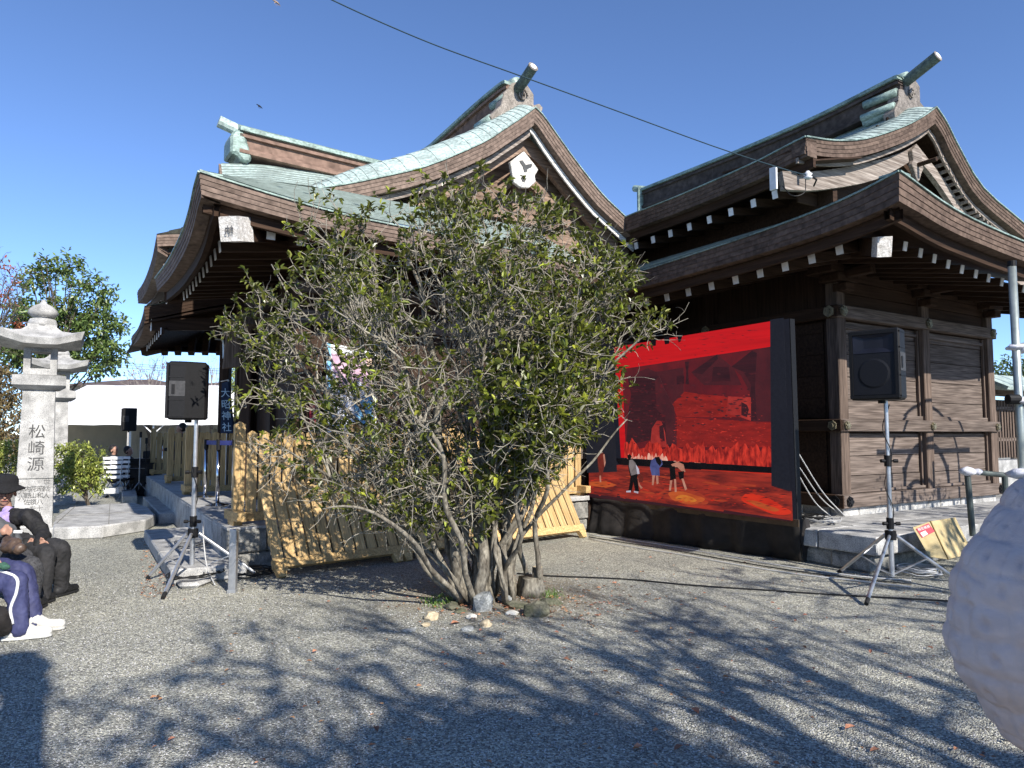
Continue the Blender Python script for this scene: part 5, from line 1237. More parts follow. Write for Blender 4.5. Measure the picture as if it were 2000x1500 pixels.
# thin whip hanging up from the roof side, stump and stones at the foot
st = empty('tree_stump', atz(1035, 1160), 'sawn pale topped tree stump at the right foot of the shrub', 'stump')
pS = atz(1036, 1163); tt = MB(); tower(tt, pS, [(.12, 0), (.10, .08), (.085, .16), (.088, .17)], 20); tt.build('bark', bark_p, st, smooth=True)
pc_ = atz(1050, 1163); MB().tube([pc_, pc_+Z*.26], [.06, .05], 12).build('cut_branch', bark_p, st, smooth=True); MB().tube([pc_+Z*.26, pc_+Z*.263], .046, 12).build('cut_face', mat('cut_wood', (.62, .52, .34), (.5, .4, .25), scale=20, bump=.1), st)
cols = {'grey': mat('grey_rock', (.38, .39, .38), (.22, .23, .22), scale=14, rough=.9, bump=.5, fine=5), 'tan': mat('tan_rock', (.52, .44, .30), (.36, .29, .19), scale=12, rough=.9, bump=.5, fine=5), 'dark': mat('mossy_rock', (.16, .15, .11), (.07, .075, .045), scale=10, rough=.95, bump=.6, fine=5), 'white': mat('white_rock', (.66, .64, .58), (.5, .48, .42), scale=14, rough=.9, bump=.4)}
for i, (x, y, s, c, fl, lb) in enumerate([(945, 1190, .105, 'grey', 1.1, 'big flat grey stone leaning at the front foot of the shrub'), (842, 1208, .06, 'tan', .7, 'square tan stone lying alone left of the shrub foot'), (832, 1222, .04, 'tan', .4, 'small tan chip just below the square tan stone'),
        (921, 1208, .04, 'white', .7, 'round white stone below the big flat grey stone'), (950, 1222, .055, 'tan', .8, 'tan lump right of the round white stone'), (914, 1230, .06, 'grey', .4, 'low grey stone sunk in gravel below the white stone'),
        (882, 1188, .07, 'dark', .6, 'mossy dark stone left of the big flat grey stone'), (862, 1178, .06, 'tan', .6, 'tan stone behind the mossy one at the left foot of the shrub'), (900, 1196, .05, 'dark', .6, 'small mossy stone between grey stone and left mossy stone'),
        (1010, 1185, .09, 'dark', .6, 'broad dark stone below the sawn stump'), (1050, 1200, .12, 'dark', .6, 'largest dark mossy stone right of the shrub foot'), (1075, 1180, .09, 'dark', .5, 'dark stone at the far right of the stone ring'),
        (985, 1172, .07, 'grey', .5, 'grey stone tucked between the trunks and the stump'), (1000, 1200, .05, 'white', .5, 'small pale stone under the broad dark stone'), (800, 1232, .05, 'grey', .3, 'flat grey stone far left in the gravel before the shrub')]):
    p = atz(x, y); m = MB(); stones(m, V((p.x, p.y, s*fl*.35)), s, i+40, fl); tag(m.build('rock', cols[c]), lb, 'rock', 'stones round the foot of the shrub')
# fallen leaves
def fallen():
    rg = random.Random(31); m = leafmat('dry_leaf', (.30, .14, .075), (.19, .09, .05), .1, .8); a, b = [], []
    big_ = [(1335, 1462, .07), (1255, 1462, .06), (732, 1425, .06), (1100, 1290, .05), (985, 1187, .11), (880, 1222, .09), (975, 1300, .06), (1170, 1207, .06), (1205, 1140, .05), (610, 1278, .05), (1650, 1430, .07), (1720, 1470, .06), (1365, 1400, .09), (1440, 1418, .06)]
    names = ['orange dry leaf near the lower edge, right of the middle', 'curled dry leaf left of the orange one near the lower edge', 'small round brown leaf in the shade at lower middle', 'dry leaf below the right end of the stones', 'large brown maple leaf on the stones by the stump', 'pink red leaf left of the tan lump', 'dry leaf below the shrub foot', 'orange leaf right of the shrub by the black cable', 'small orange leaf beyond the black cable', 'single dry leaf in front of the left stand', 'dry leaf at lower right in the shade', 'dry leaf at the lower right corner near the coat', 'long pale dry leaf on a sunlit streak', 'pale leaf right of the long pale one']
    for (x, y, s), lb in zip(big_, names):
        p = atz(x, y); vs, fs = [], []; leaf_add(vs, fs, V((p.x, p.y, .016)), V((rg.uniform(-1, 1), rg.uniform(-1, 1), .05)), Z+rv(rg)*.3, s, s*.5)
        o = raw('fallen_leaf', vs, fs, m, None); tag(o, lb, 'fallen leaf', 'dry leaves on the gravel')
    for i in range(900):
        if i < 330: q = V((BUSH.x+.35+rg.gauss(0, .55), BUSH.y-.25+rg.gauss(0, .4), .014))
        elif i < 480: q = atz(rg.uniform(275, 330), rg.uniform(1060, 1170)); q.z = .014
        else: y = rg.uniform(2.7, 9); q = V((rg.uniform(-.5, .8)*y, y, .014))
        if (q-V((D0.x, D0.y, q.z))).dot(FP) > -.1 and (q-D0).dot(FN) > -.1 and i < 330: continue
        s = rg.uniform(.02, .045); leaf_add(a, b, q, V((rg.uniform(-1, 1), rg.uniform(-1, 1), .1)), Z+rv(rg)*.5, s, s*.5)
    o = raw('fallen_leaves', a, b, m, None); tag(o, 'small brown dry leaves scattered over the gravel yard', 'leaf litter', kind='stuff')
    vs, fs = [], []
    for i in range(260):
        x, y = rg.choice([(850, 1180), (1075, 1165), (865, 1178)]); p = atz(x+rg.gauss(0, 12), y+rg.gauss(0, 6)); leaf_add(vs, fs, V((p.x, p.y, 0)), V((rg.uniform(-.6, .6), rg.uniform(-.6, .6), 1)), rv(rg), rg.uniform(.03, .07), .006)
    tag(raw('grass', vs, fs, leafmat('grass_blade', (.12, .2, .04), (.07, .12, .03), .3), None), 'short green grass tufts at both sides of the shrub foot', 'grass', kind='stuff')
fallen()
# ------------------------------------------------------------ trees
def tree(name, label, cat, base, H, blobs, nclump, lsize, lm, bm_, seed, per=14, tr=.16, limbs=9, grp=None, cl=.32, crown='crown', bare=0, lw=1.0):
    """blobs: list of (centre, radius vector); leaves in clumps through the blobs, limbs reaching into them"""
    rg = random.Random(seed); r = empty(name, base, label, cat, grp); vs, fs = [], []; tw = MB(); t = MB()
    top = sum((c for c, _ in blobs), V((0, 0, 0)))/len(blobs)
    tp = bezier3(V(base), V(base)+Z*H*.3+rv(rg)*.2, V(base).lerp(top, .6)+rv(rg)*.3, top, 10); t.tube(tp, [tr*(1-.75*i/10) for i in range(11)], 9); t.build('trunk', bm_, r, smooth=True)
    for c, R_ in blobs:
        for k in range(limbs):
            s = tp[rg.randint(3, 9)]; d = rv(rg); e = c+V((d.x*R_.x, d.y*R_.y, abs(d.z)*R_.z*(1 if rg.random() < .7 else -1)))*.85
            if bare: d = rv(rg)
            lp = bezier3(s, s.lerp(e, .35)+Z*.2*tr*5+rv(rg)*.1, s.lerp(e, .7)+rv(rg)*.2, e, 7); w0 = tr*.28*lw
            tw.tube(lp, [w0*(1-.8*i/7) for i in range(8)], 5, cap=False)
            for m in range(7 if bare else 3):
                i = rg.randint(2, 7); q = limb(rg, lp[i], rv(rg)+(lp[i]-lp[i-1]).normalized(), R_.x*rg.uniform(.25, .6), 4, .4, .05); tw.tube(q, [w0*.35, w0*.3, w0*.22, w0*.16, w0*.1], 4, cap=False)
                if bare:
                    for z_ in range(4): j = rg.randint(1, 4); q2 = limb(rg, q[j], rv(rg)+(q[j]-q[j-1]).normalized(), R_.x*rg.uniform(.12, .3), 3, .5, .05); tw.tube(q2, [w0*.16, w0*.13, w0*.1, w0*.07], 3, cap=False)
        for k in range(int(nclump*R_.x*R_.z)):
            d = rv(rg); rr = rg.random()**.35; c1 = c+V((d.x*R_.x, d.y*R_.y, d.z*R_.z))*rr
            for m in range(per):
                p = c1+rv(rg)*cl*rg.random(); dd = rv(rg)*.8+(c1-c).normalized()*.4-Z*.15; leaf_add(vs, fs, p, dd, Z+rv(rg)*.6, lsize*rg.uniform(.7, 1.2), lsize*.45)
    o = tw.build('limbs', bm_, r); o['kind'] = 'stuff'
    if vs: raw(crown, vs, fs, lm, r, 'stuff')
    return r
lm_dark = leafmat('evergreen_leaf', (.10, .135, .035), (.045, .07, .02), .25); lm_red = leafmat('autumn_leaf', (.42, .12, .05), (.26, .08, .04), .35, .6); lm_brown = leafmat('rusty_leaf', (.17, .12, .05), (.09, .07, .035), .25, .6)
lm_az = leafmat('azalea_leaf', (.24, .26, .06), (.12, .15, .03), .3)
def bl(px, py, Y, rx, rz, ry=None): return (at(px, py, Y), V((rx, ry or rx, rz)))
Yt = 38
tree('evergreen_tree', 'tall evergreen tree with open layered crown behind the stone lanterns', 'tree', V((at(100, 900, Yt).x, Yt, 0)), 6, [bl(x, y, Yt, a*1.6, b*1.6) for x, y, a, b in ((120, 522, .72, .42), (75, 545, .6, .4), (178, 572, .8, .55), (100, 605, 1.0, .6), (200, 632, .75, .6), (140, 665, 1.3, .75), (212, 685, .65, .5), (60, 680, 1.2, .8), (5, 690, 1.1, .9), (175, 712, .95, .45), (40, 620, .7, .5), (155, 620, .6, .5))], 40, .27, lm_dark, bark_d, 5, tr=.25, limbs=4, cl=.42, per=16)
tree('autumn_tree', 'half bare tree with rusty red leaves at the left edge', 'tree', V((at(-40, 900, 27).x, 27, 0)), 7, [bl(0, 560, 27, 1.2, 1.2), bl(-60, 600, 27, 1.8, 1.8)], 7, .16, lm_red, bark_d, 6, tr=.14, limbs=12, bare=1)
tree('rusty_shrub', 'rusty brown shrub filling the gap left of the lantern pillar', 'shrub', V((at(10, 900, 18).x, 18, 0)), 2, [bl(5, 800, 18, .7, .75), bl(20, 870, 18, .6, .5), bl(-30, 760, 18, .8, .7)], 260, .10, lm_brown, bark_d, 7, tr=.05, limbs=8)
tree('green_hedge', 'pale green clipped bush behind the woman in the hat', 'bush', V((at(5, 960, 13).x, 13, 0)), 1, [bl(10, 905, 13, .45, .4), bl(-40, 900, 13, .5, .45)], 480, .07, lm_az, bark_d, 8, tr=.04, limbs=6, cl=.15)
tree('azalea_bush', 'rounded yellow green azalea bush between the lanterns and the tent', 'bush', V((at(160, 985, 14).x, 14.3, 0)), 1, [bl(162, 905, 14.2, .40, .42), bl(150, 930, 14, .42, .36), bl(188, 935, 14.1, .2, .28), bl(135, 895, 14.4, .3, .34)], 620, .07, lm_az, bark_d, 9, tr=.04, limbs=10, cl=.12)
tree('bare_tree', 'leafless pale tree behind the tent roof, left of the loudspeaker', 'tree', V((at(290, 900, 34).x, 34, 0)), 4, [bl(275, 735, 34, 1.3, .8), bl(310, 725, 34, 1.0, .8)], 2, .12, lm_red, mat('grey_twig', (.30, .26, .23), (.16, .13, .11)), 10, tr=.10, limbs=9, bare=1)
tree('bare_tree', 'leafless tree between the black loudspeaker and the dark banner', 'tree', V((at(412, 900, 33).x, 33, 0)), 4, [bl(415, 722, 33, .8, .8)], 1, .1, lm_red, MATS['grey_twig'], 11, tr=.08, limbs=9, bare=1)
tree('sunlit_tree', 'yellow green tree seen past the porch posts', 'tree', V((at(478, 900, 30).x, 30, 0)), 4, [bl(470, 742, 30, .9, .9), bl(520, 730, 30, 1.4, 1.2), bl(560, 780, 30, 1.2, 1.2)], 90, .14, lm_az, bark_d, 12, tr=.1, limbs=5)
tree('green_tree', 'dark green tree beyond the roofed fence at the right edge', 'tree', V((at(1985, 900, 24).x, 24, 0)), 5, [bl(1990, 725, 24, .8, .5), bl(1965, 735, 24, .45, .3), bl(2030, 740, 24, 1.0, .8)], 110, .14, lm_dark, bark_d, 13, tr=.12, limbs=5)
# trees standing behind the viewer: their shade falls on the yard
lm_sh = lm_dark
tree('garden_tree', 'half bare garden tree standing behind the viewer, shading the yard', 'tree', V((5.6, -4.0, 0)), 6, [(V((5.0, -1.6, 4.6)), V((2.2, 1.6, 1.2))), (V((6.6, -3.2, 5.6)), V((2.4, 2.0, 1.5))), (V((3.6, -2.6, 5.3)), V((1.6, 1.4, 1.1)))], 6.5, .16, lm_sh, bark_d, 14, tr=.2, limbs=11, bare=1, lw=1.5, cl=.35, per=12)
tree('garden_tree', 'second garden tree behind the viewer with spreading limbs', 'tree', V((2.6, -4.6, 0)), 6, [(V((2.4, -3.6, 4.9)), V((2.2, 1.5, 1.2))), (V((.6, -3.0, 4.6)), V((1.8, 1.4, 1.0)))], 7, .16, lm_sh, bark_d, 15, tr=.17, limbs=8, bare=1, lw=1.4, cl=.35, per=12)
tree('garden_tree', 'garden tree far right outside the view, shading the right of the yard', 'tree', V((9.6, 1.2, 0)), 5, [(V((7.6, 1.6, 4.0)), V((2.0, 1.8, 1.2))), (V((8.8, 2.6, 3.6)), V((1.6, 1.5, 1.1)))], 16, .16, lm_sh, bark_d, 16, tr=.15, limbs=9, bare=1, lw=1.4, cl=.35, per=12)
tree('potted_shrub', 'tall leafy shrub outside the right edge, dappling the hall wall', 'shrub', V((8.1, 8.0, 0)), 2, [(V((8.1, 8.0, 2.3)), V((.7, .6, .8))), (V((7.3, 7.2, 2.5)), V((.6, .5, .7)))], 60, .08, lm_sh, bark_d, 17, tr=.04, limbs=8, bare=1, cl=.2, per=8)
tree('evergreen_tree', 'unseen dense evergreen foliage added behind the viewer to shade the person in the coat', 'tree', V((3.9, -3.1, 0)), 4, [(V((3.9, -3.0, 4.6)), V((.95, .9, .7))), (V((3.3, -2.0, 3.9)), V((.8, .8, .55))), (V((4.3, -3.9, 5.2)), V((.8, .8, .5)))], 260, .14, lm_sh, bark_d, 18, tr=.09, limbs=6, cl=.25)  # unseen foliage added on the line to the sun to shade the coat
pt_ = empty('pollarded_tree', V((.72, -1.35, 0)), 'pollarded trunk behind the viewer casting the broad left shadow', 'tree')
MB().tube([V((.72, -1.35, 0)), V((.72, -1.35, 3)), V((.70, -1.33, 4.7))], [.15, .125, .12], 10).build('trunk', bark_d, pt_, smooth=True); m_ = MB()
for i in range(9): stones(m_, V((.7+rnd.uniform(-.25, .25), -1.33+rnd.uniform(-.2, .2), 4.75+rnd.uniform(-.1, .15))), .13, i, .8)
m_.build('knob', bark_d, pt_, smooth=True)
# hoops of a garden frame outside the right edge (their shadow is on the hall wall)
hf = empty('hoop_frame', V((7.9, 8.1, 0)), 'dark metal frame of arches outside the right edge of view', 'frame')
def hoop(c, R_, a0, a1, r_): return MB().tube([c+W(32)*math.cos(a)*R_+Z*math.sin(a)*R_ for a in [a0+(a1-a0)*i/20 for i in range(21)]], r_, 8)
cH = pB(0, 2.2, 1.0)+TOSUN*3.1
for R_, dz, r_ in ((.95, 0, .025), (.62, -.25, .04), (.35, -.55, .03)): hoop(cH+Z*dz+W(32)*(0 if R_ > .5 else -.3), R_, 0, PI, r_).build('arch', black_pl, hf, smooth=True)
MB().tube([cH-W(32)*1.3+Z*.25, cH+W(32)*1.3+Z*.25], .035, 8).build('crossbar', black_pl, hf)
for s in (-.95, -.62, .0, .62, .95): MB().tube([cH+W(32)*s+Z*.02, V((cH.x, cH.y, 0))+W(32)*s], .03, 8).build('post', black_pl, hf)
# ------------------------------------------------------------ tent and what is under it
def tent():
    wc = mat('tent_white', (.80, .80, .80), (.74, .74, .75), rough=.7, bump=.1, scale=1.5, var=0); bc = mat('tent_beige', (.50, .46, .38), (.42, .39, .33), rough=.9, bump=.3, scale=1.2, var=0, dist=.1)
    r = empty('event_tent', V((at(300, 900, 19).x, 19, 0)), 'white event tent with beige back cloth behind the distant loudspeaker', 'tent')
    Yf, Yr, Yb = 27.0, 30.5, 34.0
    xl, xr = at(60, 800, Yf).x, at(560, 800, Yf).x; ze = at(300, 800, Yf).z; zr = at(300, 753, Yr).z; zv = at(300, 830, Yf).z
    rows = []
    for j in range(8):
        t = j/7; rows.append([V((lerp(xl, xr, i/24), lerp(Yf, Yr, t), lerp(ze, zr, t)-.05*math.sin(t*PI)+.012*math.sin(i*1.3))) for i in range(25)])
    MB().grid(rows).build('roof_sheet', wc, r, solid=.01); MB().grid([rows[-1], [V((p.x, Yb, ze)) for p in rows[-1]]]).build('roof_sheet', wc, r)
    MB().grid([[p+Z*.01 for p in rows[0]], [V((p.x, p.y-.03, zv+.012*math.sin(i*1.9))) for i, p in enumerate(rows[0])]]).build('valance', wc, r, solid=.01)
    bk = [[V((lerp(xl, xr, i/50), Yb+.06*math.sin(i*.9), z)) for i in range(51)] for z in (0, 1, ze+.1)]; MB().grid(bk).build('back_cloth', bc, r)
    MB().grid([[V((xl, Yf+.1+i*.75, z)) for i in range(10)] for z in (0, ze)]).build('side_cloth', bc, r)
    for px in (70, 300, 545):
        p = at(px, 830, Yf+.1); MB().tube([V((p.x, p.y, 0)), V((p.x, p.y, ze))], .03, 8).build('pole', alu, r)
        for s in (-1, 1): MB().tube([V((p.x, p.y, zv-.35)), V((p.x+s*.42, p.y, zv+.03))], .022, 6).build('brace', white_end, r)
        MB().tube([V((p.x, p.y+.02, zv+.02)), V((p.x, Yb, ze-.1))], .02, 6).build('rafter_tube', alu, r)
    # flight cases / folding chairs / mixing table
    for k, (px, lb) in enumerate(((222, 'white slatted folding chair stack at the left under the tent'), (236, 'second white folding chair just behind the stack'))):
        p = atz(px, 968, 0); p.y = 16.6+k*.4; x = at(px, 900, p.y).x; c = empty('folding_chair', V((x, p.y, 0)), lb, 'chair', 'white folding chairs')
        for z in (.46, .58, .69, .80, .9): MB().box((x-.24, p.y-.02, z), (.46, 0, 0), (0, .03, 0), (0, 0, .06)).build('slat', white_end, c)
        MB().box((x-.24, p.y-.05, .40), (.46, 0, 0), (0, .4, 0), (0, 0, .04)).build('seat', black_pl, c)
        for sx in (-.22, .2):
            MB().tube([V((x+sx, p.y, .95)), V((x+sx, p.y-.05, .4)), V((x+sx, p.y+.3, .01))], .012, 6).build('leg', alu, c); MB().tube([V((x+sx, p.y+.35, .42)), V((x+sx, p.y-.1, .01))], .012, 6).build('leg', alu, c)
        MB().box((x-.2, p.y-.06, .12), (.38, 0, 0), (0, .02, 0), (0, 0, .12)).build('slat', white_end, c)
    Y = 17.2; a = at(248, 905, Y); b = at(290, 905, Y); t = empty('mixing_table', V((a.x, Y, 0)), 'black draped sound table with equipment beside the distant stand', 'table')
    w = b.x-a.x; MB().box((a.x, Y, .02), (w, 0, 0), (0, .7, 0), (0, 0, a.z-.04)).build('drape', black_cl, t); MB().box((a.x-.03, Y-.03, a.z-.02), (w+.06, 0, 0), (0, .76, 0), (0, 0, .03)).build('table_top', black_pl, t)
    f = MB(); f.tube([V((a.x, Y-.02, .02)), V((a.x, Y-.02, a.z-.12)), V((a.x+w*.9, Y-.02, a.z-.12)), V((a.x+w*.9, Y-.02, .02))], .012, 5); f.build('frame', alu, t)
    c = MB(); c.box((a.x+.05, Y+.05, a.z+.012), (w*.8, 0, 0), (0, .5, 0), (0, 0, .10)); c = c.build('sound_mixer', black_pl); tag(c, 'low black sound mixer on the draped table', 'mixer')
    c = MB(); c.box((a.x+.30, Y+.15, a.z+.114), (.16, 0, 0), (0, .03, .02), (0, 0, .16)); c = c.build('laptop_screen', black_pl); tag(c, 'small black monitor standing on the sound mixer', 'monitor')
    for px, yt, lb in ((275, 853, 'thin microphone stand beside the sound table, nearer one'), (286, 865, 'black camera tripod with small head right of the sound table')):
        p = at(px, yt, 17.0); s = empty('microphone_stand', V((p.x, 17, 0)), lb, 'stand'); MB().tube([V((p.x, 17, .3)), p], .013, 6).build('pole', alu if px == 275 else black_pl, s)
        for k in range(3): an = k*2.1; MB().tube([V((p.x, 17, .35)), V((p.x+.3*math.cos(an), 17+.3*math.sin(an), .01))], .012, 6).build('leg', alu if px == 275 else black_pl, s)
        MB().tube([p-Z*.02, p+Z*.12], .03, 8).build('head', black_pl, s)
tent()
# distant roofs and lines
def far_house(px, Y, w, hz, label, mr):
    p = at(px, 760, Y); r = empty('far_house', V((p.x, Y, 0)), label, 'house'); z1 = at(px, 752, Y).z; zt = at(px, hz, Y).z
    MB().box((p.x-w/2, Y, 0), (w, 0, 0), (0, 8, 0), (0, 0, z1)).build('wall', mat('plaster', (.45, .43, .40), rough=.9), r)
    MB().add([V((p.x-w*.6, Y-1, z1-.1)), V((p.x+w*.6, Y-1, z1-.1)), V((p.x+w*.12, Y+4, zt)), V((p.x-w*.12, Y+4, zt)), V((p.x-w*.6, Y+9, z1-.1)), V((p.x+w*.6, Y+9, z1-.1))], [(0, 1, 2, 3), (3, 2, 5, 4), (0, 3, 4), (1, 5, 2)]).build('roof', mr, r)
    for k in range(3): MB().box((p.x-w*.35+k*w*.28, Y-.02, z1-1.6), (w*.12, 0, 0), (0, .02, 0), (0, 0, .9)).build('window', black_gr, r)
far_house(228, 60, 9, 734, 'distant house with brown hipped roof above the tent', mat('brown_tile', (.14, .10, .085), (.08, .06, .05), scale=2))
far_house(420, 80, 9, 742, 'distant house low behind the banner', MATS['brown_tile'])
for k, dy in enumerate((0, 4, 9)):
    tag(MB().tube([at(60, 690+dy, 60), at(200, 706+dy, 62), at(330, 716+dy, 64), at(470, 722+dy, 70)], .02, 4).build('power_line', black_rub), ['topmost distant power line above the tent', 'middle distant power line above the tent', 'lowest distant power line above the tent'][k], 'power line', 'distant power lines')
# flying insects
def insect(px, py, Y, label, s, c):
    p = at(px, py, Y); r = empty('flying_insect', p, label, 'insect'); MB().tube([p-V((s, 0, -s*.6)), p, p+V((s*.6, 0, -s*.5))], [s*.12, s*.25, s*.15], 6).build('body', c, r, smooth=True)
    for k in (-1, 1):
        vs, fs = [], []; leaf_add(vs, fs, p, V((k*.4+.3, k*.6, -.5)), Z, s*1.3, s*.4); raw('wing', vs, fs, c, r)
    for k in range(3): MB().tube([p+V((k*s*.2-.2*s, 0, 0)), p+V((k*s*.3-.1*s, .1*s, -s*.9))], s*.04, 4).build('leg', c, r)
insect(507, 207, 5, 'dark flying insect in the sky above the left ridge end', .022, black_rub); insect(540, 4, 5, 'pale brown flying insect at the top edge of the sky', .03, mat('insect_brown', (.3, .22, .16)))
# ------------------------------------------------------------ people
def caps_mesh(caps, voxel, smooth=4):
    mb = MB()
    for c in caps:
        p, r0, q, r1 = V(c[0]), c[1], V(c[2]), c[3]
        if (q-p).length < 1e-4: q = p+Z*1e-3
        d = (q-p).normalized(); pts = []; rad = []
        for k in range(5): a = PI/2*k/5; pts.append(p-d*r0*math.cos(a)); rad.append(max(.0008, r0*math.sin(a)))
        pts.append(p); rad.append(r0); pts.append(q); rad.append(r1)
        for k in range(4, -1, -1): a = PI/2*k/5; pts.append(q+d*r1*math.cos(a)); rad.append(max(.0008, r1*math.sin(a)))
        mb.tube(pts, rad, 14)
    return mb
def body_mesh(name, caps, m, parent, voxel=.008, smooth=3, fn=None):
    mb = caps_mesh(caps, voxel); o = mb.build(name, m, parent); 
    md = o.modifiers.new('r', 'REMESH'); md.mode = 'VOXEL'; md.voxel_size = voxel; md.use_smooth_shade = True
    sm = o.modifiers.new('s', 'SMOOTH'); sm.iterations = smooth; sm.factor = .5
    dg = bpy.context.evaluated_depsgraph_get(); me = bpy.data.meshes.new_from_object(o.evaluated_get(dg)); o.modifiers.clear(); o.data = me
    if fn:
        off = WL.get(o.name, V((0, 0, 0))); ns = [v.normal.copy() for v in me.vertices]
        for v, n in zip(me.vertices, ns): v.co = v.co+n*fn(v.co+off, n)
    me.polygons.foreach_set('use_smooth', [True]*len(me.polygons)); me.materials.clear(); me.materials.append(m); return o
def wrinkle(amp, sc_=9, seed=0):
    o = V((seed, seed*2, 0))
    def f(p, n): return amp*(noise.noise(V((p.x*sc_, p.y*sc_, p.z*sc_*.5))+o)+.5*abs(noise.noise(p*sc_*2.1+o)))
    return f
skin = mat('skin', (.40, .23, .165), (.33, .18, .125), scale=12, rough=.5, bump=.05, var=.05); hair_m = mat('dark_hair', (.02, .016, .014), (.012, .01, .009), scale=60, rough=.5, bump=.4)
def hand(caps, w, tip, side, curl=Z*-1, s=1.0):
    """w wrist, tip = direction point of the fingers, side = thumb side"""
    d = (V(tip)-V(w)).normalized(); sd_ = V(side).normalized(); pal = V(w)+d*.045*s
    caps += [(w, .024*s, pal, .030*s), (pal-sd_*.02*s, .018*s, pal+sd_*.02*s, .018*s)]
    cu = V(curl).normalized()
    for i, (k, L_) in enumerate(zip((-.027, -.009, .009, .027), (.055, .070, .074, .066))):
        a = pal+sd_*k*s+d*.022*s; b = a+d*L_*.5*s+cu*.006*s; c = b+(d*.75+cu*.6).normalized()*L_*.5*s; caps += [(a, .0095*s, b, .0085*s), (b, .0085*s, c, .007*s)]
    a = V(w)+d*.03*s+sd_*.022*s; b = a+(d*.6+sd_*.8).normalized()*.035*s; c = b+(d*.9+sd_*.1+cu*.3).normalized()*.028*s; caps += [(a, .012*s, b, .010*s), (b, .010*s, c, .008*s)]
def head_caps(c, f, s=1.0):
    f = V(f).normalized(); sd_ = f.cross(Z).normalized(); u = sd_.cross(f).normalized()
    P = lambda a, b, h: V(c)+f*a*s+sd_*b*s+u*h*s
    k = [(P(-.02, 0, .03), .088*s, P(.015, 0, .03), .082*s), (P(.02, 0, -.02), .066*s, P(.035, 0, -.075), .040*s), (P(.045, 0, -.095), .022*s, P(.05, 0, -.09), .022*s),
         (P(.085, 0, .005), .009*s, P(.103, 0, -.03), .013*s), (P(.08, -.02, -.058), .009*s, P(.08, .02, -.058), .009*s), (P(.075, -.03, .02), .014*s, P(.075, .03, .02), .014*s),
         (P(-.01, -.088, .01), .010*s, P(-.015, -.09, -.03), .012*s), (P(-.01, .088, .01), .010*s, P(-.015, .09, -.03), .012*s), (P(.05, -.04, -.02), .025*s, P(.05, .04, -.02), .025*s)]
    return k, P
def face_bits(P, r, s=1.0):
    m = MB()
    for b in (-.03, .03): stones(m, P(.079, b, .0), .006*s, 3, .6)
    m.build('eyes', black_rub, r)
    MB().tube([P(.088, -.02, -.056), P(.0905, 0, -.058), P(.088, .02, -.056)], .003*s, 6).build('mouth', mat('lips', (.35, .12, .10), rough=.5, bump=0), r)
def seated(name, label, J, f, mats, seed, grp='people seated at the left edge', extras=None, vox=.009):
    """J: joints dict"""
    r = empty(name, V((J['hip'].x, J['hip'].y, 0)), label, 'person', grp); hc, P = head_caps(J['head'], f)
    sd_ = V(f).cross(Z).normalized(); caps = list(hc); nk = J['neck']; hip = J['hip']
    caps += [(nk+Z*.02, .045, nk, .05), (J['head']-Z*.05-V(f)*.02, .05, nk, .05), (nk-Z*.06, .10, hip+Z*.12, .115), (hip+sd_*.07, .09, hip-sd_*.07, .09)]
    for s, k in ((1, 'R'), (-1, 'L')):
        sh, el, wr = J['sh'+k], J['el'+k], J['wr'+k]; kn, an, to = J['kn'+k], J['an'+k], J['to'+k]; hj = hip+sd_*.085*s
        caps += [(nk-Z*.05, .06, sh, .05), (sh, .048, el, .038), (el, .038, wr, .025), (hj, .085, kn, .055), (kn, .052, an, .036), (an-Z*.01, .028, to, .018)]
        hand(caps, wr, J['tip'+k], J.get('th'+k, Z), J.get('cu'+k, V((0, 0, -1))))
    body_mesh('body', caps, skin, r, voxel=.008, smooth=1); face_bits(P, r)
    jm, tm_, sm_ = mats; w = wrinkle(.022, 11, seed)
    jc = [(nk-Z*.03, .085, nk-Z*.09, .13), (nk-Z*.08, .135, hip+Z*.10, .15), (hip+Z*.10+sd_*.06, .14, hip+Z*.02-sd_*.06, .14)]
    for k in 'RL': jc += [(nk-Z*.06, .09, J['sh'+k], .075), (J['sh'+k], .078, J['el'+k], .064), (J['el'+k], .064, J['wr'+k], .045)]
    body_mesh('jacket', jc, jm, r, .010, 2, w)
    tc = [(hip+sd_*.08, .12, hip-sd_*.08, .12)]
    for s, k in ((1, 'R'), (-1, 'L')): tc += [(hip+sd_*.085*s, .105, J['kn'+k], .078), (J['kn'+k], .078, J['an'+k]-Z*.022, .066)]
    body_mesh('trousers', tc, tm_, r, .009, 2, wrinkle(.020, 13, seed+3))
    for k in 'RL':
        a, t = J['an'+k], J['to'+k]; d = (t-a); d.z = 0; d.normalize()
        gz = .05; b0 = V((a.x, a.y, .055))-d*.02; t0 = V((t.x, t.y, .045))
        sc_ = [(a-Z*.02, .042, a+Z*.02, .038), (b0-d*.035, .046, t0, .036), (a-Z*.005, .056, b0-d*.02, .052), (a+Z*.0, .05, (b0+t0)/2, .044)]
        body_mesh('shoe', sc_, sm_[0], r, .008, 2); MB().prism([V((p.x, p.y, .004)) for p in (b0-d*.085+d.cross(Z)*.03, b0-d*.085-d.cross(Z)*.03, b0-d.cross(Z)*.045, t0+d*.0-d.cross(Z)*.043, t0+d*.034-d.cross(Z)*.02, t0+d*.034+d.cross(Z)*.02, t0+d*.0+d.cross(Z)*.043, b0+d.cross(Z)*.045)], Z*.022).build('sole', sm_[1], r, bevel=.006)
    return r, P
blackj = mat('black_jacket', (.022, .021, .022), (.012, .012, .012), scale=14, rough=.75, bump=.3, dist=.01); blackt = mat('charcoal_trousers', (.035, .034, .036), (.02, .02, .021), scale=18, rough=.85, bump=.3, dist=.01)
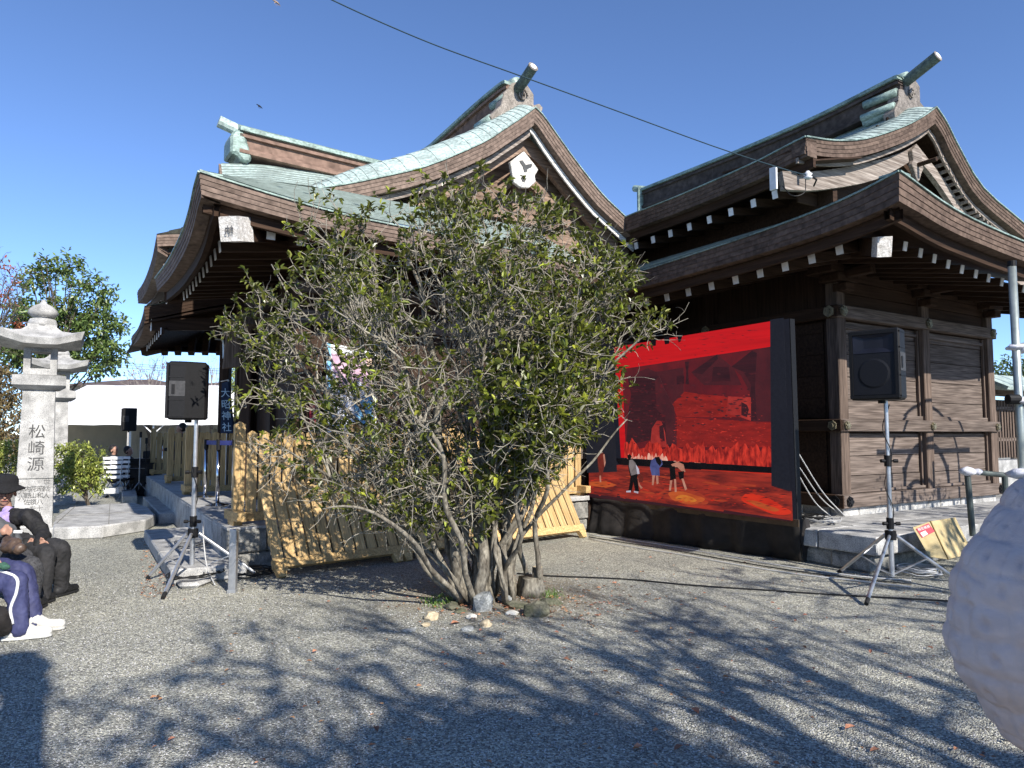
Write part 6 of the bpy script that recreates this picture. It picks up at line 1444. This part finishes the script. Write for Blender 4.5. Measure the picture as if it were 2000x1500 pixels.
navy = mat('navy_track_fabric', (.045, .05, .12), (.03, .033, .085), scale=16, rough=.7, bump=.2, dist=.01); knit = mat('grey_knit', (.09, .09, .095), (.03, .03, .033), scale=70, rough=.95, bump=.8, dist=.006)
shoe_b = mat('black_shoe', (.02, .02, .022), (.012, .012, .012), rough=.6, bump=.1); shoe_w = mat('white_sneaker', (.62, .60, .55), (.48, .47, .44), scale=30, rough=.7, bump=.3, dist=.003); sole_w = mat('sneaker_sole', (.58, .57, .53), rough=.7, bump=0); greyc = mat('grey_coat', (.13, .135, .145), (.08, .083, .09), rough=.85, bump=.3)
def p1():
    J = dict(head=at(9, 963, 7.05), neck=at(14, 1000, 7.08), hip=V((at(14, 1070, 7.1).x-.10, 7.1, .46)), shR=at(58, 1010, 6.95), shL=at(-24, 1012, 7.2), elR=at(86, 1046, 6.85), elL=at(-10, 1075, 6.95), wrR=at(76, 1062, 6.55), wrL=at(52, 1062, 6.62),
             tipR=at(112, 1062, 6.5), tipL=at(92, 1068, 6.5), thR=V((-.4, -.2, 1)), thL=V((0, .2, 1)), knR=at(118, 1072, 6.62), knL=at(92, 1083, 6.42), anR=atz(122, 1142, .10), anL=atz(82, 1158, .10), toR=atz(146, 1150, .03), toL=atz(100, 1168, .03))
    f = V((.60, -.78, -.12)); r, P = seated('person', 'seated woman in black hat and black jacket over a lilac top', J, f, (blackj, blackt, (shoe_b, shoe_b)), 1)
    hat = MB(); c = P(-.015, 0, .075); u = (P(0, 0, .1)-P(0, 0, 0)).normalized(); fw = V(f).normalized()
    prof = [(.165, -.045), (.17, -.03), (.125, -.005), (.112, .0), (.112, .05), (.10, .085), (.07, .105), (.02, .112)]; rows = []
    sd_ = fw.cross(u).normalized(); f2 = u.cross(sd_).normalized()
    for rr, zz_ in prof: rows.append([c+(sd_*math.cos(a)+f2*math.sin(a))*rr*(1.0+.03*math.sin(a*5))+u*(zz_+(.012*math.sin(a*3) if rr > .15 else 0)) for a in [2*PI*k/24 for k in range(25)]])
    hat.grid(rows); hat.build('hat', mat('black_knit_hat', (.016, .016, .018), (.007, .007, .008), scale=90, rough=.95, bump=.8, dist=.006), r, smooth=True, solid=.006)
    lil = mat('lilac_cloth', (.42, .33, .62), (.30, .23, .48), scale=20, rough=.8, bump=.4)
    body_mesh('blouse', [(J['neck']+f*.10-Z*.04, .075, J['hip']+f*.15+Z*.22+V((.05, 0, 0)), .085), (J['neck']+f*.04, .065, J['neck']+f*.05-Z*.02, .07)], lil, r, .009, 2, wrinkle(.012, 22, 4))
    for s in (-1, 1): MB().tube([J['neck']+f*.12+sd_*.06*s-Z*.02, J['neck']+f*.17+sd_*.07*s-Z*.14, J['hip']+f*.21+sd_*.05*s+Z*.22], [.02, .026, .02], 8).build('jacket_edge', blackj, r, smooth=True)
    MB().tube([J['neck']+f*.06+sd_*.07, J['neck']+f*.15+sd_*.0-Z*.10], .014, 6).build('red_scarf', mat('red_scarf', (.35, .03, .07), rough=.8), r)
p1()
def p2():
    J = dict(head=at(-70, 925, 6.45), neck=at(-62, 985, 6.45), hip=V((-4.62, 6.45, .47)), shR=at(-25, 1010, 6.3), shL=at(-100, 1010, 6.6), elR=at(-20, 1058, 6.15), elL=at(-60, 1060, 6.5), wrR=at(0, 1040, 6.05), wrL=at(-4, 1045, 6.2),
             tipR=at(30, 1030, 6.0), tipL=at(24, 1040, 6.15), thR=V((0, .3, 1)), thL=V((0, .3, 1)), knR=at(62, 1108, 6.0), knL=at(50, 1100, 6.25), anR=atz(62, 1172, .1), anL=atz(70, 1160, .1), toR=atz(84, 1178, .03), toL=atz(90, 1166, .03))
    r, P = seated('person', 'seated person with grey coat, knitted grey trousers and brown bag', J, V((.8, -.6, -.1)), (greyc, knit, (shoe_b, shoe_b)), 2)
    body_mesh('hair', [(P(-.03, 0, .045), .1, P(-.02, 0, .02), .1)], hair_m, r, .01, 1)
    ph = MB().box(at(26, 1041, 5.98), V((.075, -.01, 0)), V((0, .01, .0)), V((0, .004, .022))).build('paper_slip', white_end, None); tag(ph, 'small white folded paper held between the two seated people', 'paper')
    b = body_mesh('shoulder_bag', [(at(12, 1068, 5.95), .05, at(40, 1072, 5.9), .045), (at(15, 1055, 5.97), .04, at(30, 1060, 5.95), .04)], mat('brown_leather', (.11, .075, .055), (.045, .03, .024), scale=14, rough=.35, bump=.5, dist=.01), None, .008, 2, wrinkle(.012, 18, 5)); tag(b, 'shiny dark brown leather bag on the lap in grey', 'bag')
p2()
def p3():
    J = dict(head=at(-170, 900, 5.5), neck=at(-165, 990, 5.5), hip=V((-4.28, 5.5, .48)), shR=at(-120, 1010, 5.3), shL=at(-180, 1010, 5.7), elR=at(-90, 1075, 5.2), elL=at(-120, 1075, 5.7), wrR=at(-35, 1098, 5.2), wrL=at(-20, 1092, 5.55),
             tipR=at(0, 1108, 5.15), tipL=at(15, 1102, 5.5), thR=V((0, .4, 1)), thL=V((0, -.4, 1)), knR=at(30, 1138, 5.3), knL=at(46, 1120, 5.58), anR=atz(38, 1222, .10), anL=atz(66, 1208, .10), toR=atz(92, 1236, .03), toL=atz(118, 1222, .03))
    r, P = seated('person', 'seated person in navy track trousers with white stripe and white sneakers, nearest at the left', J, V((.95, -.3, -.1)), (mat('dark_green_coat', (.03, .045, .04), (.02, .03, .026), rough=.8, bump=.3), navy, (shoe_w, sole_w)), 3)
    body_mesh('hair', [(P(-.03, 0, .045), .1, P(-.02, 0, .02), .1)], hair_m, r, .01, 1)
    kn, an = J['knR'], J['anR']; n = V((.3, -1, .1)).normalized()
    th = J['hip']+V((.05, -.15, .0)); st_ = smooth_poly([th+V((.2, -.01, .10)), lerp(th, kn, .75)+V((0, -.03, .085)), kn+V((.035, -.05, .05)), kn+V((.055, -.062, -.05)), lerp(kn, an, .55)+V((.0, -.074, 0)), an+V((.0, -.07, .03))], 20)
    MB().tube(st_, .011, 6).build('white_stripe', mat('white_stripe', (.7, .7, .72), rough=.7, bump=0), r, smooth=True)
    g_ = body_mesh('green_gloves', [(at(5, 1105, 5.25), .03, at(14, 1108, 5.25), .02)], mat('green_knit', (.05, .13, .09), (.03, .07, .05), scale=60, rough=.9, bump=.5), None, .006, 1, wrinkle(.008, 30, 2)); tag(g_, 'small green knitted cloth held in the lap of the navy trousers', 'gloves')
p3()
def bench():
    r = empty('bench', V((-4.75, 6.3, 0)), 'long low dark bench under the seated people at the left edge', 'bench')
    a, b = V((-4.45, 5.1, .30)), V((-5.15, 7.5, .30)); MB().bar(a, b, .36, .05).build('seat', black_cl, r, bevel=.01)
    for t in (.08, .5, .92):
        p = a.lerp(b, t)
        for s in (-.14, .14): MB().box(p+V((s-.02, 0, -.3)), (.04, 0, 0), (0, .04, 0), (0, 0, .28)).build('leg', black_pl, r)
    bg_ = body_mesh('bag', [(at(-12, 1210, 5.15)*1.0, .09, at(4, 1225, 5.2), .07)], black_cl, None, .012, 2, wrinkle(.02, 12, 8)); tag(bg_, 'black bag standing on the gravel behind the white sneakers', 'bag')
bench()
# people under the tent
def small_person(label, hd, f, seated_=True, top=None):
    r = empty('person', V((hd.x, hd.y, 0)), label, 'person', 'people by the tent'); hc, P = head_caps(hd, f); f = V(f).normalized(); sd_ = f.cross(Z).normalized(); nk = hd-Z*.14; drop = .52
    hip = nk-Z*drop; caps = hc+[(hd-Z*.05, .05, nk, .05), (nk-Z*.07, .11, hip, .12)]; jc = [(nk-Z*.02, .08, nk-Z*.1, .13), (nk-Z*.1, .14, hip, .15)]
    for s in (-1, 1):
        sh = nk+sd_*.17*s-Z*.06; el = sh-Z*.24+f*.08; wr = el+f*.22+Z*.02; caps += [(nk-Z*.05, .06, sh, .05), (sh, .045, el, .038), (el, .036, wr, .026)]; hand(caps, wr, wr+f*.1, -sd_*s); jc += [(nk-Z*.06, .08, sh, .07), (sh, .07, el, .06), (el, .06, wr, .042)]
    tc = []
    for s in (-1, 1):
        hj = hip+sd_*.09*s
        kn = hj+f*.42 if seated_ else hj-Z*.42+f*.02; an = V((kn.x, kn.y, .08)); caps += [(hj, .08, kn, .055), (kn, .05, an, .035), (an, .035, an+f*.14-Z*.03, .03)]; tc += [(hj, .1, kn, .075), (kn, .075, an, .055)]
    body_mesh('body', caps, skin, r, .013, 1); body_mesh('jacket', jc, top or blackj, r, .018, 2); body_mesh('trousers', tc, blackt, r, .018, 2); body_mesh('hair', [(P(-.035, 0, .05), .095, P(-.03, 0, .02), .092)], hair_m, r, .012, 1); face_bits(P, r)
small_person('seated person with dark hair facing right before the beige tent cloth, left of the pair', at(223, 880, 17.6), (1, -.1, 0), top=mat('dark_grey_jacket', (.05, .05, .052), rough=.8))
small_person('seated person with short hair bending over the sound table, right of the pair', at(251, 882, 17.9), (.95, .1, -.1))
small_person('standing person with dark hair looking left beyond the cedar fences', at(354, 838, 16.5), (-.9, -.3, -.15), False)
# person in the padded coat, very near at the right edge
def padded():
    Y = 1.2; r = empty('person', V((1.30, 1.32, 0)), 'person in pale pink quilted padded coat cut off by the right edge', 'person')
    pk_ = mat('pale_pink_padding', (.60, .47, .425), (.52, .405, .37), scale=22, rough=.5, bump=.5, dist=.006, stretch=(1, 1, 1.6))
    arm = [at(2150, 985, 1.26), at(2088, 1045, 1.22), at(2030, 1165, 1.2), at(2018, 1260, 1.2), at(2046, 1360, 1.2), at(2078, 1392, 1.22)]; rr = [.085, .110, .122, .118, .094, .048]
    hd = V((1.34, 1.42, 1.66)); f = V((-.5, .86, 0)); hc, P = head_caps(hd, f); sd_ = V(f).cross(Z).normalized()
    caps = list(hc)+[(hd-Z*.05, .05, hd-Z*.16, .055), (V((1.34, 1.42, 1.36)), .12, V((1.34, 1.42, .95)), .13)]
    for s in (-1, 1):
        hj = V((1.34, 1.42, .88))+sd_*.09*s; caps += [(hj, .09, hj-Z*.42, .06), (hj-Z*.42, .055, V((hj.x, hj.y, .08)), .038), (V((hj.x, hj.y, .06)), .04, V((hj.x, hj.y, .04))+f*.16, .03)]
    caps += [(V((1.34, 1.42, 1.38)), .06, arm[0], .05), (arm[0], .048, arm[3], .04), (arm[3], .04, arm[5]+V((.02, .04, 0)), .028)]; hand(caps, arm[5]+V((.02, .05, 0)), arm[5]+V((.05, .2, .03)), Z)
    body_mesh('body', caps, skin, r, .01, 1); body_mesh('hair', [(P(-.03, 0, .05), .1, P(-.03, 0, -.1), .09)], hair_m, r, .012, 1); face_bits(P, r)
    def quilt(cx, cy, k=1.0):
        def f_(p, n):
            a = math.atan2(p.y-cy, p.x-cx); s = a*.135; t = p.z; h_ = .052; w_ = .06
            row = math.floor(t/h_+.5); dz = t-row*h_; so = s/w_+(.5 if row % 2 else 0)+.17*math.sin(row*2.1); col_ = math.floor(so+.5); dx = (so-col_)*w_
            j = noise.noise(V((row*3.1, col_*2.3, 0))); dz -= j*.012; r2 = dx*dx+dz*dz
            pz = abs(math.cos(dz/h_*PI)); px_ = abs(math.cos(dx/w_*PI)); wob = noise.noise(V((s*22, t*22, 1)))
            d = .0085*((pz*px_)**.5)*(1+.5*wob) - .007*math.exp(-r2/(.007**2)) - .004*abs(noise.noise(V((s*30, t*75, 3))))*(1.3-pz) - .006*math.exp(-(dx+.3*dz+.01*wob)**2/(.004**2))*math.exp(-dz*dz/(.03**2))*(.5+wob)
            return k*(d+.008*noise.noise(p*5)+.004*noise.noise(p*15))
        return f_
    c0 = arm[2]; body_mesh('coat_sleeve', [(arm[i], rr[i], arm[i+1], rr[i+1]) for i in range(5)], pk_, r, .0055, 12, quilt(c0.x+.02, c0.y, 1.0))
    body_mesh('coat', [(V((1.34, 1.42, 1.47)), .10, V((1.34, 1.42, 1.36)), .18), (V((1.34, 1.42, 1.36)), .19, V((1.34, 1.42, 1.05)), .205), (V((1.34, 1.42, 1.05)), .20, V((1.33, 1.42, .72)), .25), (V((1.34, 1.42, 1.42)), .1, arm[0], .10)], pk_, r, .009, 10, quilt(1.34, 1.42, 1.0))
    tc = []
    for s in (-1, 1): hj = V((1.34, 1.42, .88))+sd_*.09*s; tc += [(hj, .11, hj-Z*.42, .085), (hj-Z*.42, .085, V((hj.x, hj.y, .10)), .065)]
    body_mesh('trousers', tc, blackt, r, .014, 2); 
    for s in (-1, 1): hj = V((1.34, 1.42, .05))+sd_*.09*s; body_mesh('shoe', [(hj-f*.04, .05, hj+f*.16, .045)], shoe_b, r, .01, 1)
padded()
